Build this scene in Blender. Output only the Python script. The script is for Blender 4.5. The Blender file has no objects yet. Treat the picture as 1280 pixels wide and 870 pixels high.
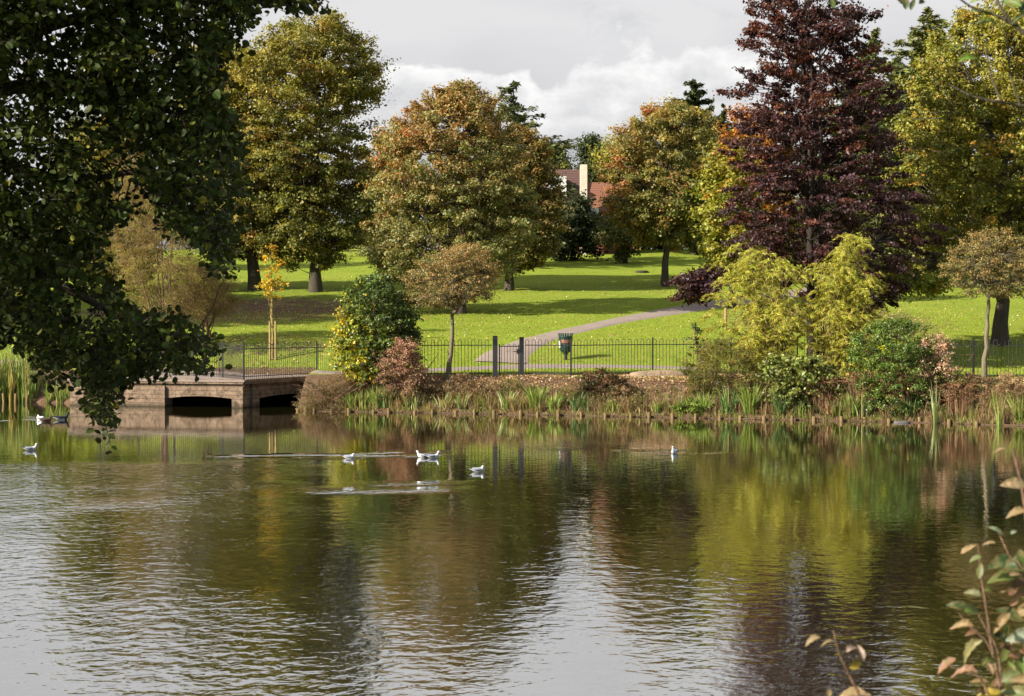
import bpy, math, numpy as np
from math import radians, sin, cos, pi

# ------------------------------------------------------------------ scene, camera
S = bpy.context.scene
COL = S.collection
CAMH, F = 2.6, 2000.0
PITCH = math.atan(30 / F)
CP, SP = cos(PITCH), sin(PITCH)

def pix(px, py, D):
    """world point seen at photo pixel (px,py), at distance D along +Y"""
    x = (px - 640) / F; u = -(py - 435) / F
    dy = CP + u * SP; dz = u * CP - SP
    k = D / dy
    return np.array([x * k, D, CAMH + dz * k])

def srgb(r, g, b):
    f = lambda c: (c / 255) / 12.92 if c <= 10 else (((c / 255) + .055) / 1.055) ** 2.4
    return (f(r), f(g), f(b))

# ------------------------------------------------------------------ properties
def tag(o, label=None, cat=None, group=None, kind=None):
    if label: o['label'] = label
    if cat: o['category'] = cat
    if group: o['group'] = group
    if kind: o['kind'] = kind
    return o

def link(o, parent=None):
    COL.objects.link(o)
    if parent is not None: o.parent = parent
    return o

def empty(name, loc, label, cat, group=None):
    o = bpy.data.objects.new(name, None)
    o.empty_display_size = .2
    o.location = [float(v) for v in loc]
    link(o); return tag(o, label, cat, group)

def copy_tree(o, parent=None):
    c = o.copy(); COL.objects.link(c)
    if parent is not None:
        c.parent = parent
    for ch in [q for q in bpy.data.objects if q.parent == o]:
        copy_tree(ch, c)
    return c

# ------------------------------------------------------------------ mesh building
class MB:
    """collects vertices and faces (with optional colour and smooth flag) for one mesh"""
    def __init__(s):
        s.v = []; s.loops = []; s.tot = []; s.col = []; s.mi = []; s.sm = []; s.n = 0
    def add(s, verts, faces, col=(1, 1, 1), mi=0, smooth=False):
        verts = np.asarray(verts, float).reshape(-1, 3)
        s.v.append(verts)
        for f in faces:
            s.loops.append(np.asarray(f) + s.n); s.tot.append(np.array([len(f)]))
        k = len(faces)
        c = np.asarray(col, float)
        s.col.append(np.tile(c, (k, 1)) if c.ndim == 1 else c)
        s.mi.append(np.full(k, mi)); s.sm.append(np.full(k, smooth)); s.n += len(verts)
    def add_np(s, verts, faces, col=(1, 1, 1), mi=0, smooth=False):
        """faces: (k,m) integer array"""
        verts = np.asarray(verts, float).reshape(-1, 3); faces = np.asarray(faces)
        k, m = faces.shape
        s.v.append(verts); s.loops.append((faces + s.n).ravel()); s.tot.append(np.full(k, m))
        c = np.asarray(col, float)
        s.col.append(np.tile(c, (k, 1)) if c.ndim == 1 else c)
        s.mi.append(np.full(k, mi)); s.sm.append(np.full(k, smooth)); s.n += len(verts)
    def mesh(s, name, mats, origin=(0, 0, 0)):
        me = bpy.data.meshes.new(name)
        v = np.concatenate(s.v) - np.asarray(origin, float)
        lp = np.concatenate(s.loops).astype(np.int32); tot = np.concatenate(s.tot).astype(np.int32)
        st = np.concatenate([[0], np.cumsum(tot)[:-1]]).astype(np.int32)
        me.vertices.add(len(v)); me.vertices.foreach_set('co', v.astype(np.float32).ravel())
        me.loops.add(len(lp)); me.loops.foreach_set('vertex_index', lp)
        me.polygons.add(len(tot)); me.polygons.foreach_set('loop_start', st)
        try: me.polygons.foreach_set('loop_total', tot)
        except Exception: pass
        me.polygons.foreach_set('material_index', np.concatenate(s.mi).astype(np.int32))
        me.polygons.foreach_set('use_smooth', np.concatenate(s.sm).astype(bool))
        me.update(calc_edges=True)
        a = me.attributes.new('tint', 'FLOAT_COLOR', 'FACE')
        c = np.concatenate(s.col)
        a.data.foreach_set('color', np.hstack([c, np.ones((len(c), 1))]).astype(np.float32).ravel())
        for m in (mats if isinstance(mats, (list, tuple)) else [mats]): me.materials.append(m)
        return me
    def build(s, name, mats, parent=None, origin=None):
        """origin: world place of the object's own origin (kept relative to the parent's)"""
        po = np.array(parent.location) if parent is not None else np.zeros(3)
        o0 = po if origin is None else np.asarray(origin, float)
        o = bpy.data.objects.new(name, s.mesh(name, mats, o0))
        o.location = [float(q) for q in (o0 - po)]
        return link(o, parent)

def box(mb, x0, x1, y0, y1, z0, z1, M=None, off=(0, 0, 0), col=(1, 1, 1), bev=0.0, mi=0):
    if bev > 0:
        b = min(bev, .45 * min(x1 - x0, y1 - y0, z1 - z0))
        vs = []
        for z, i in ((z0, b), (z0 + b, 0), (z1 - b, 0), (z1, b)):
            vs += [(x0 + i, y0 + i, z), (x1 - i, y0 + i, z), (x1 - i, y1 - i, z), (x0 + i, y1 - i, z)]
        fs = [(3, 2, 1, 0), (12, 13, 14, 15)]
        for k in range(3):
            for j in range(4):
                a, c = k * 4 + j, k * 4 + (j + 1) % 4
                fs.append((a, c, c + 4, a + 4))
    else:
        vs = [(x, y, z) for z in (z0, z1) for x, y in ((x0, y0), (x1, y0), (x1, y1), (x0, y1))]
        fs = [(3, 2, 1, 0), (4, 5, 6, 7), (0, 1, 5, 4), (1, 2, 6, 5), (2, 3, 7, 6), (3, 0, 4, 7)]
    vs = np.array(vs, float)
    if M is not None: vs = vs @ np.asarray(M).T
    mb.add(vs + np.asarray(off), fs, col, mi)

def rz(a):
    c, s_ = cos(a), sin(a)
    return np.array([[c, -s_, 0], [s_, c, 0], [0, 0, 1.]])

def tube(mb, pts, rad, n=6, col=(1, 1, 1), mi=0, cap=True, smooth=True):
    pts = np.asarray(pts, float); m = len(pts)
    rad = np.full(m, rad, float) if np.isscalar(rad) else np.asarray(rad, float)
    t = np.gradient(pts, axis=0); t /= np.linalg.norm(t, axis=1)[:, None] + 1e-9
    ref = np.where(np.abs(t[:, 2:3]) > .9, np.array([[1., 0, 0]]), np.array([[0, 0, 1.]]))
    ref = np.tile(ref[0], (m, 1))
    a = np.cross(t, ref); a /= np.linalg.norm(a, axis=1)[:, None] + 1e-9
    b = np.cross(t, a)
    th = np.arange(n) * 2 * pi / n
    ring = (a[:, None] * np.cos(th)[None, :, None] + b[:, None] * np.sin(th)[None, :, None]) * rad[:, None, None] + pts[:, None]
    i = np.arange(m - 1)[:, None] * n; j = np.arange(n)[None]; j2 = (j + 1) % n
    f = np.stack([i + j, i + n + j, i + n + j2, i + j2], -1).reshape(-1, 4)
    mb.add_np(ring.reshape(-1, 3), f, col, mi, smooth)
    if cap and n > 3:
        mb.add(ring[0], [tuple(range(n))], col, mi); mb.add(ring[-1], [tuple(range(n))[::-1]], col, mi)

def curve(p0, p1, sag=0.0, n=6, rng=None, wob=0.0, out=None):
    p0 = np.asarray(p0, float); p1 = np.asarray(p1, float)
    t = np.linspace(0, 1, n)[:, None]
    p = p0 * (1 - t) + p1 * t
    p[:, 2] += (sag * 4 * t * (1 - t))[:, 0]
    if rng is not None and wob:
        w = rng.normal(0, wob, (n, 3)); w[0] = 0; w[-1] = 0
        p += w
    return p

# leaf templates: local x along the leaf, y across, z the leaf's face
T_QUAD = (np.array([(-.5, 0, 0), (0, -.34, .06), (.5, 0, -.05), (0, .34, .06)]), [(0, 1, 2, 3)])
T_NEAR = (np.array([(-.5, 0, 0), (-.28, -.30, .05), (.08, -.40, .07), (.38, -.24, .04), (.5, 0, -.06),
                    (.38, .24, .04), (.08, .40, .07), (-.28, .30, .05), (.05, 0, -.02)]),
          [(0, 1, 2, 8), (8, 2, 3, 4), (0, 8, 6, 7), (8, 4, 5, 6)])
T_LONG = (np.array([(-.5, 0, 0), (-.05, -.10, .02), (.5, 0, -.12), (-.05, .10, .02)]), [(0, 1, 2, 3)])
T_NEEDLE = (np.array([(-.5, 0, 0), (0, -.06, .0), (.5, 0, -.03), (0, .06, .0)]), [(0, 1, 2, 3)])

def leaves(mb, P, N, size, col, T=T_QUAD, rng=None, axis=None, mi=0, smooth=False):
    n = len(P)
    N = N / (np.linalg.norm(N, axis=1)[:, None] + 1e-9)
    if axis is None: axis = rng.normal(size=(n, 3))
    A = axis - N * np.sum(axis * N, 1)[:, None]
    A /= np.linalg.norm(A, axis=1)[:, None] + 1e-9
    B = np.cross(N, A)
    tv, tf = T; k = len(tv)
    size = np.broadcast_to(np.asarray(size, float), (n,))
    V = (A[:, None] * tv[None, :, 0:1] + B[:, None] * tv[None, :, 1:2] + N[:, None] * tv[None, :, 2:3]) * size[:, None, None] + P[:, None]
    base = (np.arange(n) * k)[:, None, None]
    fa = np.array(tf)[None] + base
    m = fa.shape[1]
    c = np.repeat(np.asarray(col, float), m, axis=0)
    if smooth:
        e = (np.arange(len(c)) % 4); e = ((e == 0) | (e == 3))[:, None] * rng.uniform(0, .6, (len(c), 1))
        c = (c * (1 - e) + np.array([.12, .06, .025]) * e) * rng.uniform(.75, 1.2, (len(c), 1))
    mb.add_np(V.reshape(-1, 3), fa.reshape(-1, fa.shape[2]), c, mi, smooth)

# ------------------------------------------------------------------ materials
MATS = {}
def nodes_of(name):
    m = bpy.data.materials.new(name); m.use_nodes = True
    nt = m.node_tree; nt.nodes.clear()
    return m, nt
def N_(nt, t, **kw):
    n = nt.nodes.new(t)
    for k, v in kw.items():
        if k.startswith('i_'): n.inputs[k[2:].replace('_', ' ')].default_value = v
        else: setattr(n, k, v)
    return n
def mix_rgb(nt, fac, a, b, mode='MIX'):
    n = nt.nodes.new('ShaderNodeMix'); n.data_type = 'RGBA'; n.blend_type = mode
    for idx, v in ((0, fac), (6, a), (7, b)):
        if isinstance(v, (int, float)): n.inputs[idx].default_value = v
        elif isinstance(v, tuple): n.inputs[idx].default_value = (*v[:3], 1)
        else: nt.links.new(v, n.inputs[idx])
    return n.outputs[2]
def noise(nt, scale, detail=4, rough=.55, vec=None, dist=0.0):
    n = N_(nt, 'ShaderNodeTexNoise'); n.inputs['Scale'].default_value = scale
    n.inputs['Detail'].default_value = detail; n.inputs['Roughness'].default_value = rough
    n.inputs['Distortion'].default_value = dist
    if vec is not None: nt.links.new(vec, n.inputs['Vector'])
    return n.outputs['Fac']
def ramp(nt, fac, stops, interp='LINEAR'):
    r = nt.nodes.new('ShaderNodeValToRGB'); r.color_ramp.interpolation = interp
    e = r.color_ramp.elements
    while len(e) < len(stops): e.new(.5)
    for q, (p, c) in zip(e, stops):
        q.position = p; q.color = (*c, 1) if isinstance(c, tuple) else (c, c, c, 1)
    nt.links.new(fac, r.inputs[0]); return r.outputs[0]
def mth(nt, op, a, b=None, c=None, clamp=False):
    n = nt.nodes.new('ShaderNodeMath'); n.operation = op; n.use_clamp = clamp
    for i, v in enumerate((a, b, c)):
        if v is None: continue
        if isinstance(v, (int, float)): n.inputs[i].default_value = v
        else: nt.links.new(v, n.inputs[i])
    return n.outputs[0]
def gpos(nt):
    return N_(nt, 'ShaderNodeNewGeometry').outputs['Position']
def mapped(nt, vec, scale=(1, 1, 1), rot=(0, 0, 0)):
    m = N_(nt, 'ShaderNodeMapping'); m.inputs['Scale'].default_value = scale; m.inputs['Rotation'].default_value = rot
    nt.links.new(vec, m.inputs['Vector']); return m.outputs[0]
def finish(nt, col, rough=.8, spec=.3, bump=None, bump_d=.02, metal=0.0):
    p = N_(nt, 'ShaderNodeBsdfPrincipled'); o = N_(nt, 'ShaderNodeOutputMaterial')
    if isinstance(col, tuple): p.inputs['Base Color'].default_value = (*col, 1)
    else: nt.links.new(col, p.inputs['Base Color'])
    if isinstance(rough, (int, float)): p.inputs['Roughness'].default_value = rough
    else: nt.links.new(rough, p.inputs['Roughness'])
    p.inputs['Specular IOR Level'].default_value = spec; p.inputs['Metallic'].default_value = metal
    if bump is not None:
        b = N_(nt, 'ShaderNodeBump'); b.inputs['Distance'].default_value = bump_d
        nt.links.new(bump, b.inputs['Height']); nt.links.new(b.outputs[0], p.inputs['Normal'])
    nt.links.new(p.outputs[0], o.inputs[0]); return p

def leaf_mat(name, trans=.35, rough=.45, spec=.35, tboost=(1.25, 1.15, .5)):
    m, nt = nodes_of(name)
    a = N_(nt, 'ShaderNodeAttribute', attribute_name='tint').outputs['Color']
    v = noise(nt, 1.3, 3, .6, gpos(nt))
    c = mix_rgb(nt, 1.0, a, ramp(nt, v, [(.3, .78), (.7, 1.2)]), 'MULTIPLY')
    p = N_(nt, 'ShaderNodeBsdfPrincipled'); nt.links.new(c, p.inputs['Base Color'])
    p.inputs['Roughness'].default_value = rough; p.inputs['Specular IOR Level'].default_value = spec
    t = N_(nt, 'ShaderNodeBsdfTranslucent')
    nt.links.new(mix_rgb(nt, 1.0, c, tboost, 'MULTIPLY'), t.inputs[0])
    mx = N_(nt, 'ShaderNodeMixShader'); mx.inputs[0].default_value = trans
    nt.links.new(p.outputs[0], mx.inputs[1]); nt.links.new(t.outputs[0], mx.inputs[2])
    o = N_(nt, 'ShaderNodeOutputMaterial'); nt.links.new(mx.outputs[0], o.inputs[0])
    return m
M_LEAF = leaf_mat('foliage')
M_LEAFN = leaf_mat('near_foliage', .3, .38, .45)
M_BAMBOO = leaf_mat('bamboo_foliage', .42, .4, .3)
M_DARKLEAF = leaf_mat('alder_foliage', .22, .55, .15)
M_NEEDLE = leaf_mat('needles', .15, .6, .2)
M_GRASS = leaf_mat('grass_blades', .35, .5, .25)
M_DRY = leaf_mat('dry_leaves', .25, .8, .1, (1.1, 1, .7))

def bark_mat(name, c1, c2):
    m, nt = nodes_of(name); g = gpos(nt)
    n = noise(nt, 9, 6, .7, mapped(nt, g, (1, 1, .25)))
    n2 = noise(nt, 1.6, 3, .6, g)
    c = mix_rgb(nt, n, c1, c2)
    c = mix_rgb(nt, ramp(nt, n2, [(.52, 0.), (.7, .45)]), c, (.05, .06, .02))
    finish(nt, c, .9, .15, n, .06); return m
M_BARK = bark_mat('bark', (.035, .027, .02), (.11, .09, .065))
M_DARKBARK = bark_mat('dark_smooth_bark', (.018, .013, .012), (.05, .037, .033))
M_BARKP = bark_mat('pale_bark', (.09, .075, .045), (.24, .20, .13))
M_TWIG = bark_mat('twig_bark', (.10, .055, .04), (.22, .13, .085))
M_STEM = bark_mat('young_stem', (.25, .19, .06), (.42, .33, .13))

def plain(name, col, rough=.6, spec=.3, metal=0., var=.25, sc=8., bd=.004):
    m, nt = nodes_of(name)
    n = noise(nt, sc, 4, .6, gpos(nt))
    lo = tuple(c * (1 - var) for c in col); hi = tuple(min(1, c * (1 + var)) for c in col)
    finish(nt, mix_rgb(nt, n, lo, hi), rough, spec, n, bd, metal); return m
def tint_mat(name, rough=.7, spec=.2, var=.2, sc=10., bd=.01):
    m, nt = nodes_of(name); a = N_(nt, 'ShaderNodeAttribute', attribute_name='tint').outputs['Color']
    n = noise(nt, sc, 5, .65, gpos(nt))
    finish(nt, mix_rgb(nt, 1., a, ramp(nt, n, [(.25, 1 - var), (.75, 1 + var)]), 'MULTIPLY'), rough, spec, n, bd); return m

# ------------------------------------------------------------------ terrain
XB = np.array([-300, -60, -30, -22, -17.2, -14.6, -14.1, -14.05, -14.0, -6.95, -6.75, -6.55, -4.5, -.93, 1.37, 4.66, 7.8, 10.8, 13, 20, 40, 80, 300], float)
YB = np.array([90, 70, 58, 55.5, 53.6, 52.4, 52.0, 52.0, 54.4, 54.4, 52.5, 48.1, 47.3, 46.4, 45.6, 44.4, 43.3, 42.3, 40.8, 37, 26, 12, -60], float)
XN = np.array([-300, -60, -25, -14, -9, -7, -5.5, -4, -2, 3, 8, 20, 40, 80, 300], float)
YN = np.array([60, 38, 30, 21, 16.5, 13.5, 8.5, 5.4, 4.6, 4.4, 5.2, 8, 12, 8, -60], float)

def vnoise(x, y, s, seed=0):
    """cheap smooth value made of sines"""
    r = np.random.default_rng(seed); o = 0
    for k in range(6):
        a, b, p = r.normal(0, 1, 2).tolist() + [r.uniform(0, 6.28)]
        o = o + np.sin((x * a + y * b) / s * 2.2 + p)
    return o / 6

def hfun(x, y):
    x = np.asarray(x, float); y = np.asarray(y, float)
    sf = y - np.interp(x, XB, YB) + .05 * np.sin(x * 3.1) + .04 * np.sin(x * 7.7 + 1)
    prof = np.interp(sf, [-3, -.12, 0, .35, 1.0, 1.9, 2.5, 4.5, 6], [-1.0, -.5, .06, .16, .52, .92, 1.0, 1.02, 1.03])
    rise = np.interp(y, [0, 50, 55, 60, 72, 100, 126, 136, 150, 180, 400], [0, 0, .10, 1.02 - .03, 2.15, 4.85, 7.35, 7.9, 8.4, 9.0, 12])
    rise = np.where(sf > 2.4, rise * np.clip((sf - 2.4) / 3, 0, 1), 0)
    land = prof + rise + np.where(sf > 6, .12 * vnoise(x, y, 14, 3) * np.clip((sf - 6) / 10, 0, 1), 0)
    land = land + np.where((sf > .05) & (sf < 2.3), .05 * vnoise(x, y, 1.1, 5), 0)
    sn = np.interp(x, XN, YN) - y
    near = np.interp(sn, [-2, -.1, .1, 1.0, 3, 30], [-1.0, -.5, .1, .65, .95, 1.2]) + np.where(sn > .3, .05 * vnoise(x, y, 1.5, 9), 0)
    h = np.maximum(np.maximum(land, near), -1.0)
    # the channel under the bridge
    inside = (x > -13.95) & (x < -5.9) & (y > 48.6) & (y < 54.2) & (x < -8.29 + (y - 49.5) * .478 - .25)
    return np.where(inside, -1.0, h)

def geo(a, b, n, p=2.2):
    return a + (b - a) * np.linspace(0, 1, n) ** p
gx = np.unique(np.round(np.concatenate([-26 - geo(0, 320, 40), np.arange(-26, 22, .17), 22 + geo(0, 320, 40)]), 4))
gy = np.unique(np.round(np.concatenate([np.linspace(-60, 3.5, 24), np.arange(4, 9, .3), np.arange(9, 39, 1.), np.arange(39, 56, .14),
                                        np.arange(56, 90, .45), np.arange(90, 140, 1.), 140 + geo(0, 500, 30)]), 4))
GX, GY = np.meshgrid(gx, gy)
GZ = hfun(GX, GY)

def gh(x, y):
    """height of the terrain mesh at x, y"""
    i = np.clip(np.searchsorted(gx, x) - 1, 0, len(gx) - 2); j = np.clip(np.searchsorted(gy, y) - 1, 0, len(gy) - 2)
    u = (x - gx[i]) / (gx[i + 1] - gx[i]); v = (y - gy[j]) / (gy[j + 1] - gy[j])
    return (GZ[j, i] * (1 - u) * (1 - v) + GZ[j, i + 1] * u * (1 - v) + GZ[j + 1, i] * (1 - u) * v + GZ[j + 1, i + 1] * u * v)

def onground(px, py):
    Ds = np.arange(43, 170, .05)
    P = np.array([pix(px, py, d) for d in (43., 170.)])
    t = (Ds - 43) / 127
    X = P[0, 0] + (P[1, 0] - P[0, 0]) * t; Z = P[0, 2] + (P[1, 2] - P[0, 2]) * t
    g = gh(X, Ds); k = np.argmax(Z <= g)
    if not (Z <= g).any(): k = len(Ds) - 1
    return np.array([X[k], Ds[k], g[k]])

def grid_faces(nx, ny):
    i = np.arange(ny - 1)[:, None] * nx + np.arange(nx - 1)[None]
    return np.stack([i, i + 1, i + nx + 1, i + nx], -1).reshape(-1, 4)

def ground_mat():
    m, nt = nodes_of('lawn_and_soil'); g = gpos(nt)
    lit = N_(nt, 'ShaderNodeAttribute', attribute_name='litter').outputs['Fac']
    n1 = noise(nt, .35, 3, .5, g); n2 = noise(nt, 3.2, 5, .65, g); n3 = noise(nt, 40, 3, .7, mapped(nt, g, (1, 1, 1)))
    grass = mix_rgb(nt, ramp(nt, n1, [(.35, 0.), (.65, 1.)]), (.205, .29, .026), (.28, .355, .040))
    grass = mix_rgb(nt, ramp(nt, n2, [(.42, 0.), (.72, .75)]), grass, (.42, .38, .08))
    grass = mix_rgb(nt, ramp(nt, n3, [(.3, 0.), (.65, .7)]), grass, (.14, .20, .014))
    soil = mix_rgb(nt, noise(nt, 6, 6, .7, g), (.05, .033, .02), (.20, .125, .075))
    soil = mix_rgb(nt, ramp(nt, noise(nt, 30, 4, .7, g), [(.5, 0.), (.62, .7)]), soil, (.33, .20, .12))
    k = mth(nt, 'ADD', lit, mth(nt, 'MULTIPLY', mth(nt, 'SUBTRACT', noise(nt, 2.1, 5, .7, g), .5), 1.1), clamp=True)
    k = ramp(nt, k, [(.42, 0.), (.6, 1.)])
    finish(nt, mix_rgb(nt, k, grass, soil), .95, .08, mth(nt, 'ADD', n3, noise(nt, 12, 5, .7, g)), .05)
    return m
mb = MB()
mb.add_np(np.stack([GX, GY, GZ], -1).reshape(-1, 3), grid_faces(len(gx), len(gy)), smooth=True)
ground = mb.build('ground', ground_mat()); tag(ground, kind='structure')
SF = GY - np.interp(GX, XB, YB)
lit = np.where(SF < 2.7, 1.0, 0.0)
lit = np.where(GY < 35, .25, lit)
def blob(cx, cy, rx, ry, k): 
    global lit
    lit = np.maximum(lit, k * np.clip(1.6 - np.sqrt(((GX - cx) / rx) ** 2 + ((GY - cy) / ry) ** 2), 0, 1))
for px_, py_, rx_, ry_, k_ in ((320, 388, 6, 8, .62), (330, 430, 5, 1.5, .42), (250, 392, 7, 4, .6), (555, 392, 4, 4, .35), (1040, 400, 5, 8, .6)):
    q = onground(px_, py_); blob(q[0], q[1], rx_, ry_, k_)
at = ground.data.attributes.new('litter', 'FLOAT', 'POINT'); at.data.foreach_set('value', lit.astype(np.float32).ravel())

# ------------------------------------------------------------------ footpath
def path_mat():
    m, nt = nodes_of('path_tarmac'); g = gpos(nt)
    c = mix_rgb(nt, noise(nt, 1.1, 4, .6, g), (.21, .165, .14), (.32, .255, .215))
    c = mix_rgb(nt, ramp(nt, noise(nt, 28, 4, .7, g), [(.55, 0.), (.68, .5)]), c, (.12, .09, .07))
    finish(nt, c, .9, .15, noise(nt, 60, 3, .7, g), .01); return m
M_PATH = path_mat()
def ribbon(name, L, R, mat, lift=.03, across=8, edge=.06):
    """a strip between two edge lines given in world x,y; draped on the ground"""
    def res(P, n=90):
        P = np.asarray(P, float); d = np.concatenate([[0], np.cumsum(np.linalg.norm(np.diff(P, axis=0), axis=1))]); d /= d[-1]
        t = np.linspace(0, 1, n); q = np.stack([np.interp(t, d, P[:, k]) for k in (0, 1)], 1)
        for _ in range(4): q[1:-1] = .25 * q[:-2] + .5 * q[1:-1] + .25 * q[2:]
        return q
    A, B = res(L), res(R); t = np.linspace(0, 1, across)[None, :, None]
    G = A[:, None] * (1 - t) + B[:, None] * t
    Z = gh(G[..., 0], G[..., 1]) + lift
    Z[:, 0] -= edge; Z[:, -1] -= edge
    mb = MB(); mb.add_np(np.dstack([G, Z]).reshape(-1, 3), grid_faces(across, len(A)), smooth=True)
    return tag(mb.build(name, mat), kind='structure')
gp = lambda L: [onground(a, b)[:2] for a, b in L]
ribbon('footpath', gp([(586, 452), (600, 440), (640, 427), (680, 416), (760, 399), (830, 385), (880, 376), (960, 366), (1100, 350)]),
       gp([(668, 456), (664, 446), (680, 433), (720, 418), (780, 404), (850, 393), (905, 385), (980, 375), (1110, 358)]), M_PATH)
ribbon('lakeside_path', gp([(-250, 452), (150, 459), (300, 463), (420, 465), (500, 463.5), (586, 456), (668, 453), (760, 455), (860, 457), (900, 462)]),
       gp([(-250, 461), (150, 470), (300, 471), (420, 469.5), (500, 467.5), (586, 463), (668, 461), (760, 460), (860, 462), (900, 464)]), M_PATH, .018)

# ------------------------------------------------------------------ water
wx = np.unique(np.round(np.concatenate([-22 - geo(0, 280, 20), np.arange(-22, 18, .16), 18 + geo(0, 280, 20)]), 3))
wy = np.unique(np.round(np.concatenate([np.linspace(-60, 3, 6), np.arange(3, 20, .12), np.arange(20, 55, .2), 55 + geo(0, 60, 12)]), 3))
WX, WY = np.meshgrid(wx, wy)
def topix(x, y, z=0.):
    dz = z - CAMH; k = y * CP - dz * SP
    return 640 + x / k * F, 435 - (y * SP + dz * CP) / k * F
PX, PY = topix(WX, np.maximum(WY, 3))
def sm(a, b, v): 
    t = np.clip((v - a) / (b - a), 0, 1); return t * t * (3 - 2 * t)
wv = vnoise(WX, WY, 2.6, 21) * .6 + vnoise(WX, WY, .9, 22) * .4
rip = .05 + .05 * sm(520, 580, PY)
left = sm(575 + 3 * wv, 583 + 3 * wv, PY) * (1 - sm(250 + 120 * wv, 430 + 120 * wv, PX))
rip += .55 * left * (1 - .45 * sm(655, 690, PY) * (1 - sm(720, 760, PY)) )
rip += .12 * sm(590, 650, PY) * sm(300, 420, PX) * (1 - sm(820, 960, PX))
rip += .08 * sm(640, 700, PY) * sm(820, 960, PX)
rip += .15 * sm(690, 800, PY + 15 * wv)
rip *= (1 - .55 * sm(700, 840, PY) * (1 - sm(60, 170, PX))) * (1 - .45 * sm(720, 840, PY) * sm(560, 640, PX) * (1 - sm(760, 860, PX)))
rip *= (1 + .45 * wv)
def streak(pts, w, k):
    """a band of livelier ripples (a bird's wake, a puff of wind) through photo points on the water"""
    global rip
    W = [(lambda r: r)(pix(a, b, 1) - np.array([0, 0, CAMH])) for a, b in pts]
    Q = np.array([(q * CAMH / -q[2])[:2] for q in W])
    best = np.full(WX.shape, 1e9)
    for a, b in zip(Q[:-1], Q[1:]):
        d = b - a; t = np.clip(((WX - a[0]) * d[0] + (WY - a[1]) * d[1]) / (d @ d), 0, 1)
        best = np.minimum(best, np.hypot(WX - a[0] - t * d[0], (WY - a[1] - t * d[1])))
    rip = rip + 2.2 * k * np.exp(-(best / w) ** 2)
streak([(280, 570), (360, 568), (430, 568)], .16, 1.0)
streak([(300, 573), (430, 573), (450, 573)], .12, .8)
streak([(430, 568), (495, 565)], .12, 1.0)
streak([(440, 569), (520, 570), (548, 569)], .12, .9)
streak([(535, 567), (550, 564)], .10, .8)
streak([(410, 614), (470, 613), (540, 612)], .35, .8)
streak([(470, 605), (550, 604)], .3, .5)
streak([(0, 645), (120, 632), (220, 625), (320, 607)], .5, 0.315)
streak([(0, 612), (200, 608), (330, 575)], .5, 0.13999999999999999)
streak([(770, 563), (838, 563), (860, 563)], .08, .8)
streak([(38, 520), (48, 524), (72, 522), (98, 521)], .14, .7)
streak([(36, 524), (58, 525)], .1, .7)
streak([(0, 526), (10, 525)], .1, .7)
streak([(700, 560), (720, 552), (760, 556)], .6, 0.12249999999999998)
streak([(865, 567), (905, 566)], .12, .4)
def water_mat():
    m, nt = nodes_of('lake_water'); g = gpos(nt)
    r = N_(nt, 'ShaderNodeAttribute', attribute_name='ripple').outputs['Fac']
    a = noise(nt, 4.6, 2, .5, mapped(nt, g, (1.0, 1.0, 1), (0, 0, .12)), .4)
    b = noise(nt, 11.5, 2, .55, mapped(nt, g, (1.0, 1.1, 1), (0, 0, -.1)), .3)
    c = noise(nt, 1.0, 1, .5, mapped(nt, g, (.6, 1.3, 1)))
    h = mth(nt, 'ADD', mth(nt, 'MULTIPLY', a, .022), mth(nt, 'MULTIPLY', b, .0048))
    h = mth(nt, 'ADD', h, mth(nt, 'MULTIPLY', c, .012))
    h = mth(nt, 'MULTIPLY', h, r)
    bu = N_(nt, 'ShaderNodeBump'); bu.inputs['Distance'].default_value = 1.0; nt.links.new(h, bu.inputs['Height'])
    df = N_(nt, 'ShaderNodeBsdfDiffuse'); df.inputs[0].default_value = (.020, .017, .005, 1)
    gl = N_(nt, 'ShaderNodeBsdfGlossy'); gl.inputs['Roughness'].default_value = .02; gl.inputs[0].default_value = (1, 1, 1, 1)
    nt.links.new(bu.outputs[0], gl.inputs['Normal'])
    fr = N_(nt, 'ShaderNodeFresnel'); fr.inputs[0].default_value = 1.33
    fac = mth(nt, 'ADD', mth(nt, 'MULTIPLY', fr.outputs[0], .42), .55, clamp=True)
    p = N_(nt, 'ShaderNodeMixShader'); nt.links.new(fac, p.inputs[0]); nt.links.new(df.outputs[0], p.inputs[1]); nt.links.new(gl.outputs[0], p.inputs[2])
    o = N_(nt, 'ShaderNodeOutputMaterial'); nt.links.new(p.outputs[0], o.inputs[0]); return m
mb = MB(); mb.add_np(np.stack([WX, WY, 0 * WX], -1).reshape(-1, 3), grid_faces(len(wx), len(wy)), smooth=True)
water = mb.build('lake_water', water_mat()); tag(water, kind='structure')
at = water.data.attributes.new('ripple', 'FLOAT', 'POINT'); at.data.foreach_set('value', np.clip(rip, .02, 3.5).astype(np.float32).ravel())

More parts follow.
